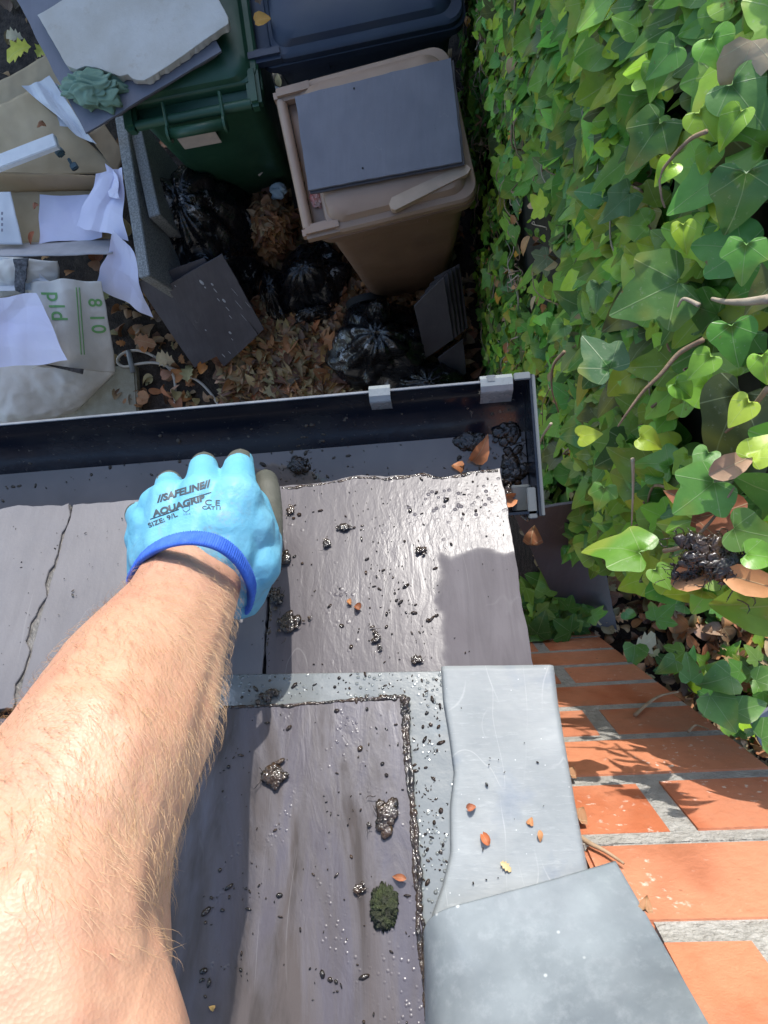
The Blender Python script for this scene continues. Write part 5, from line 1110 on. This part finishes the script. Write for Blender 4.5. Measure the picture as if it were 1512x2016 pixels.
for i, vt in enumerate(gme.vertices):
    p = vt.co; n = vt.normal; vw = (O-p).normalized(); g_ = 0.
    dt = seg_d(p, THUMB[1:]); do = min(seg_d(p, s_) for s_ in (IND, PALM[4][:2], PALM[3]))
    if dt < .003 and dt < do-.0005: g_ = 1
    if n.dot(vw) < .02: g_ = 1
    if seg_d(p, PINK[1:]) < .002 and (p-D(300, 1030, .55)).dot(-U) > .012 and n.dot((vw-U*.6).normalized()) < .86 and n.dot(-U) > .2: g_ = 1
    for sg in (RING, MID, IND):
        if seg_d(p, sg[1:]) < .002 and n.dot(V) > .6 and n.dot(vw) < .16: g_ = 1
    ca.data[i].color = (g_, g_, g_, 1)
def glove_mat():
    a = N('glove_rubber'); at = a.n('ShaderNodeAttribute', attribute_name='coat')
    bl = a.mix(a.ramp(a.noise(14, 4), (.35, 0.), (.7, 1.)), (.11, .37, .52), (.17, .43, .57)); bl = a.mix(a.ramp(a.noise(40, 6, .7), (.62, 0.), (.74, .55)), bl, (.25, .30, .32)); bl = a.mix(a.ramp(a.vor(75), (.04, .9), (.08, 0.)), bl, a.mix(a.ramp(a.noise(20, 2), (.55, 0.), (.6, 1.)), bl, (.03, .06, .1)))
    gr = a.mix(a.ramp(a.noise(30, 4), (.35, 0.), (.7, 1.)), (.065, .068, .056), (.11, .11, .092)); m = a.ramp(at.outputs['Fac'], (.4, 0.), (.6, 1.))
    c = a.mix(m, bl, gr); nrm = a.bump(a.noise(18, 4), .7, .004); nrm = a.bump(a.noise(350, 3), .3, .0008, nrm); nrm = a.bump(a.noise(48, 3, .5, None, 1.5), .35, .002, nrm); dm = a.math('MULTIPLY', a.ramp(a.noise(24, 6, .7), (.56, 0.), (.66, .8)), a.ramp(a.noise(9, 2), (.45, 0.), (.62, 1.))); c = a.mix(dm, c, (.20, .18, .15))
    return a.set(c, a.mix(m, (.52,)*3, (.65,)*3), nrm, Specular_IOR_Level=.45)
glove = link('glove', gme, glove_mat(), person, smooth=True); glove['label'] = 'pale blue rubber glove with black lettering and grey palm coating'
# knitted cuff: ring of small ribs round the wrist
loop = [(262, 1134, .535), (282, 1100, .512), (316, 1076, .492), (355, 1064, .482), (395, 1063, .480), (434, 1075, .488), (466, 1101, .502), (488, 1138, .52), (494, 1168, .545), (482, 1198, .58), (440, 1200, .62), (380, 1185, .625), (310, 1165, .61), (272, 1150, .58)]
lp = [D(*p) for p in loop]; cen = sum(lp, Vector())/len(lp); ax = (D(250, 1350, .44)-D(392, 1045, .58)).normalized()
cl = spline([lp[-1]]+lp+[lp[0], lp[1]], 24)[24:-24]; n = len(cl); rows = []
for i in range(n):
    p = cl[i]; t = (cl[(i+1) % n]-cl[i-1]).normalized(); out = (p-cen); out = (out-ax*out.dot(ax)).normalized(); rb = .0007*math.cos(i*math.pi*.75)
    rows.append([p + out*(math.cos(a)*.0035+ (rb if math.cos(a) > -.2 else 0)) + ax*(math.sin(a)*.0085-.001) + out*(.0012 if math.sin(a) > .5 else 0) for a in [2*math.pi*j/16 for j in range(16)]])
v = [x for r_ in rows for x in r_]; f = [(i*16+j, i*16+(j+1) % 16, ((i+1) % n)*16+(j+1) % 16, ((i+1) % n)*16+j) for i in range(n) for j in range(16)]
me = mesh_np(v, f); bm = bmesh.new(); bm.from_mesh(me); bmesh.ops.recalc_face_normals(bm, faces=bm.faces[:]); bm.to_mesh(me); bm.free()
cuff = link('cuff', me, simple('cuff_knit', (.025, .10, .50), (.05, .15, .58), .8, 60, 900, .4, .0008), glove, smooth=True); cuff['label'] = 'ribbed royal blue knitted cuff'
# printing on the back of the glove
gbv = bvh_of(glove); M_INK = simple('ink', (.03, .045, .055), (.06, .08, .09), .6, 60)
def gt(txt, x, y, px_h, ang, sx=1., shear=0, bold=0): 
    d = .525; r_ = ray(x, y).normalized(); xd = (D(x+50*math.cos(R(ang)), y-50*math.sin(R(ang)), d)-D(x, y, d))
    xd = xd-r_*xd.dot(r_); return text_on('lettering', txt, px_h*d/F/.70, D(x, y, d), xd, M_INK, glove, gbv, .0005, shear, sx, bold, fwd=r_)
gt('//SAFELINE//', 360, 968, 13, 17, 1.12, .3, .00035)
gt('AQUAGRIP', 351, 996, 12, 18, 1.24, .15, .00035)
gt('C E', 418, 990, 11, -3, 1.3, 0, .0001); gt('CAT11', 417, 1000, 6.5, -2, 1.4, 0, .0001); gt('SIZE: 9/L', 320, 1024, 9, 22, 1.3, 0, .0001)
def gline(x0, y0, x1, y1, w):
    q_ = []
    for k in range(13):
        t = k/12; r_ = ray(x0+(x1-x0)*t, y0+(y1-y0)*t).normalized(); h = gbv.ray_cast(O, r_)
        if h[0]: q_.append(h[0]-r_*.0004)
    v, f = tube(q_, w, 5); link('print_line', mesh_np(v, f), M_INK, glove)
gline(296, 1022, 352, 1003, .0004); gline(372, 982, 416, 969, .0003)
gline(360, 998, 360, 1004, .0002); gline(360, 1004, 366, 1008, .0002); gline(366, 1008, 373, 1003, .0002); gline(373, 1003, 373, 996, .0002); gline(373, 996, 360, 998, .0002); gt('2121X', 368, 1012, 3, 5, 1.2)
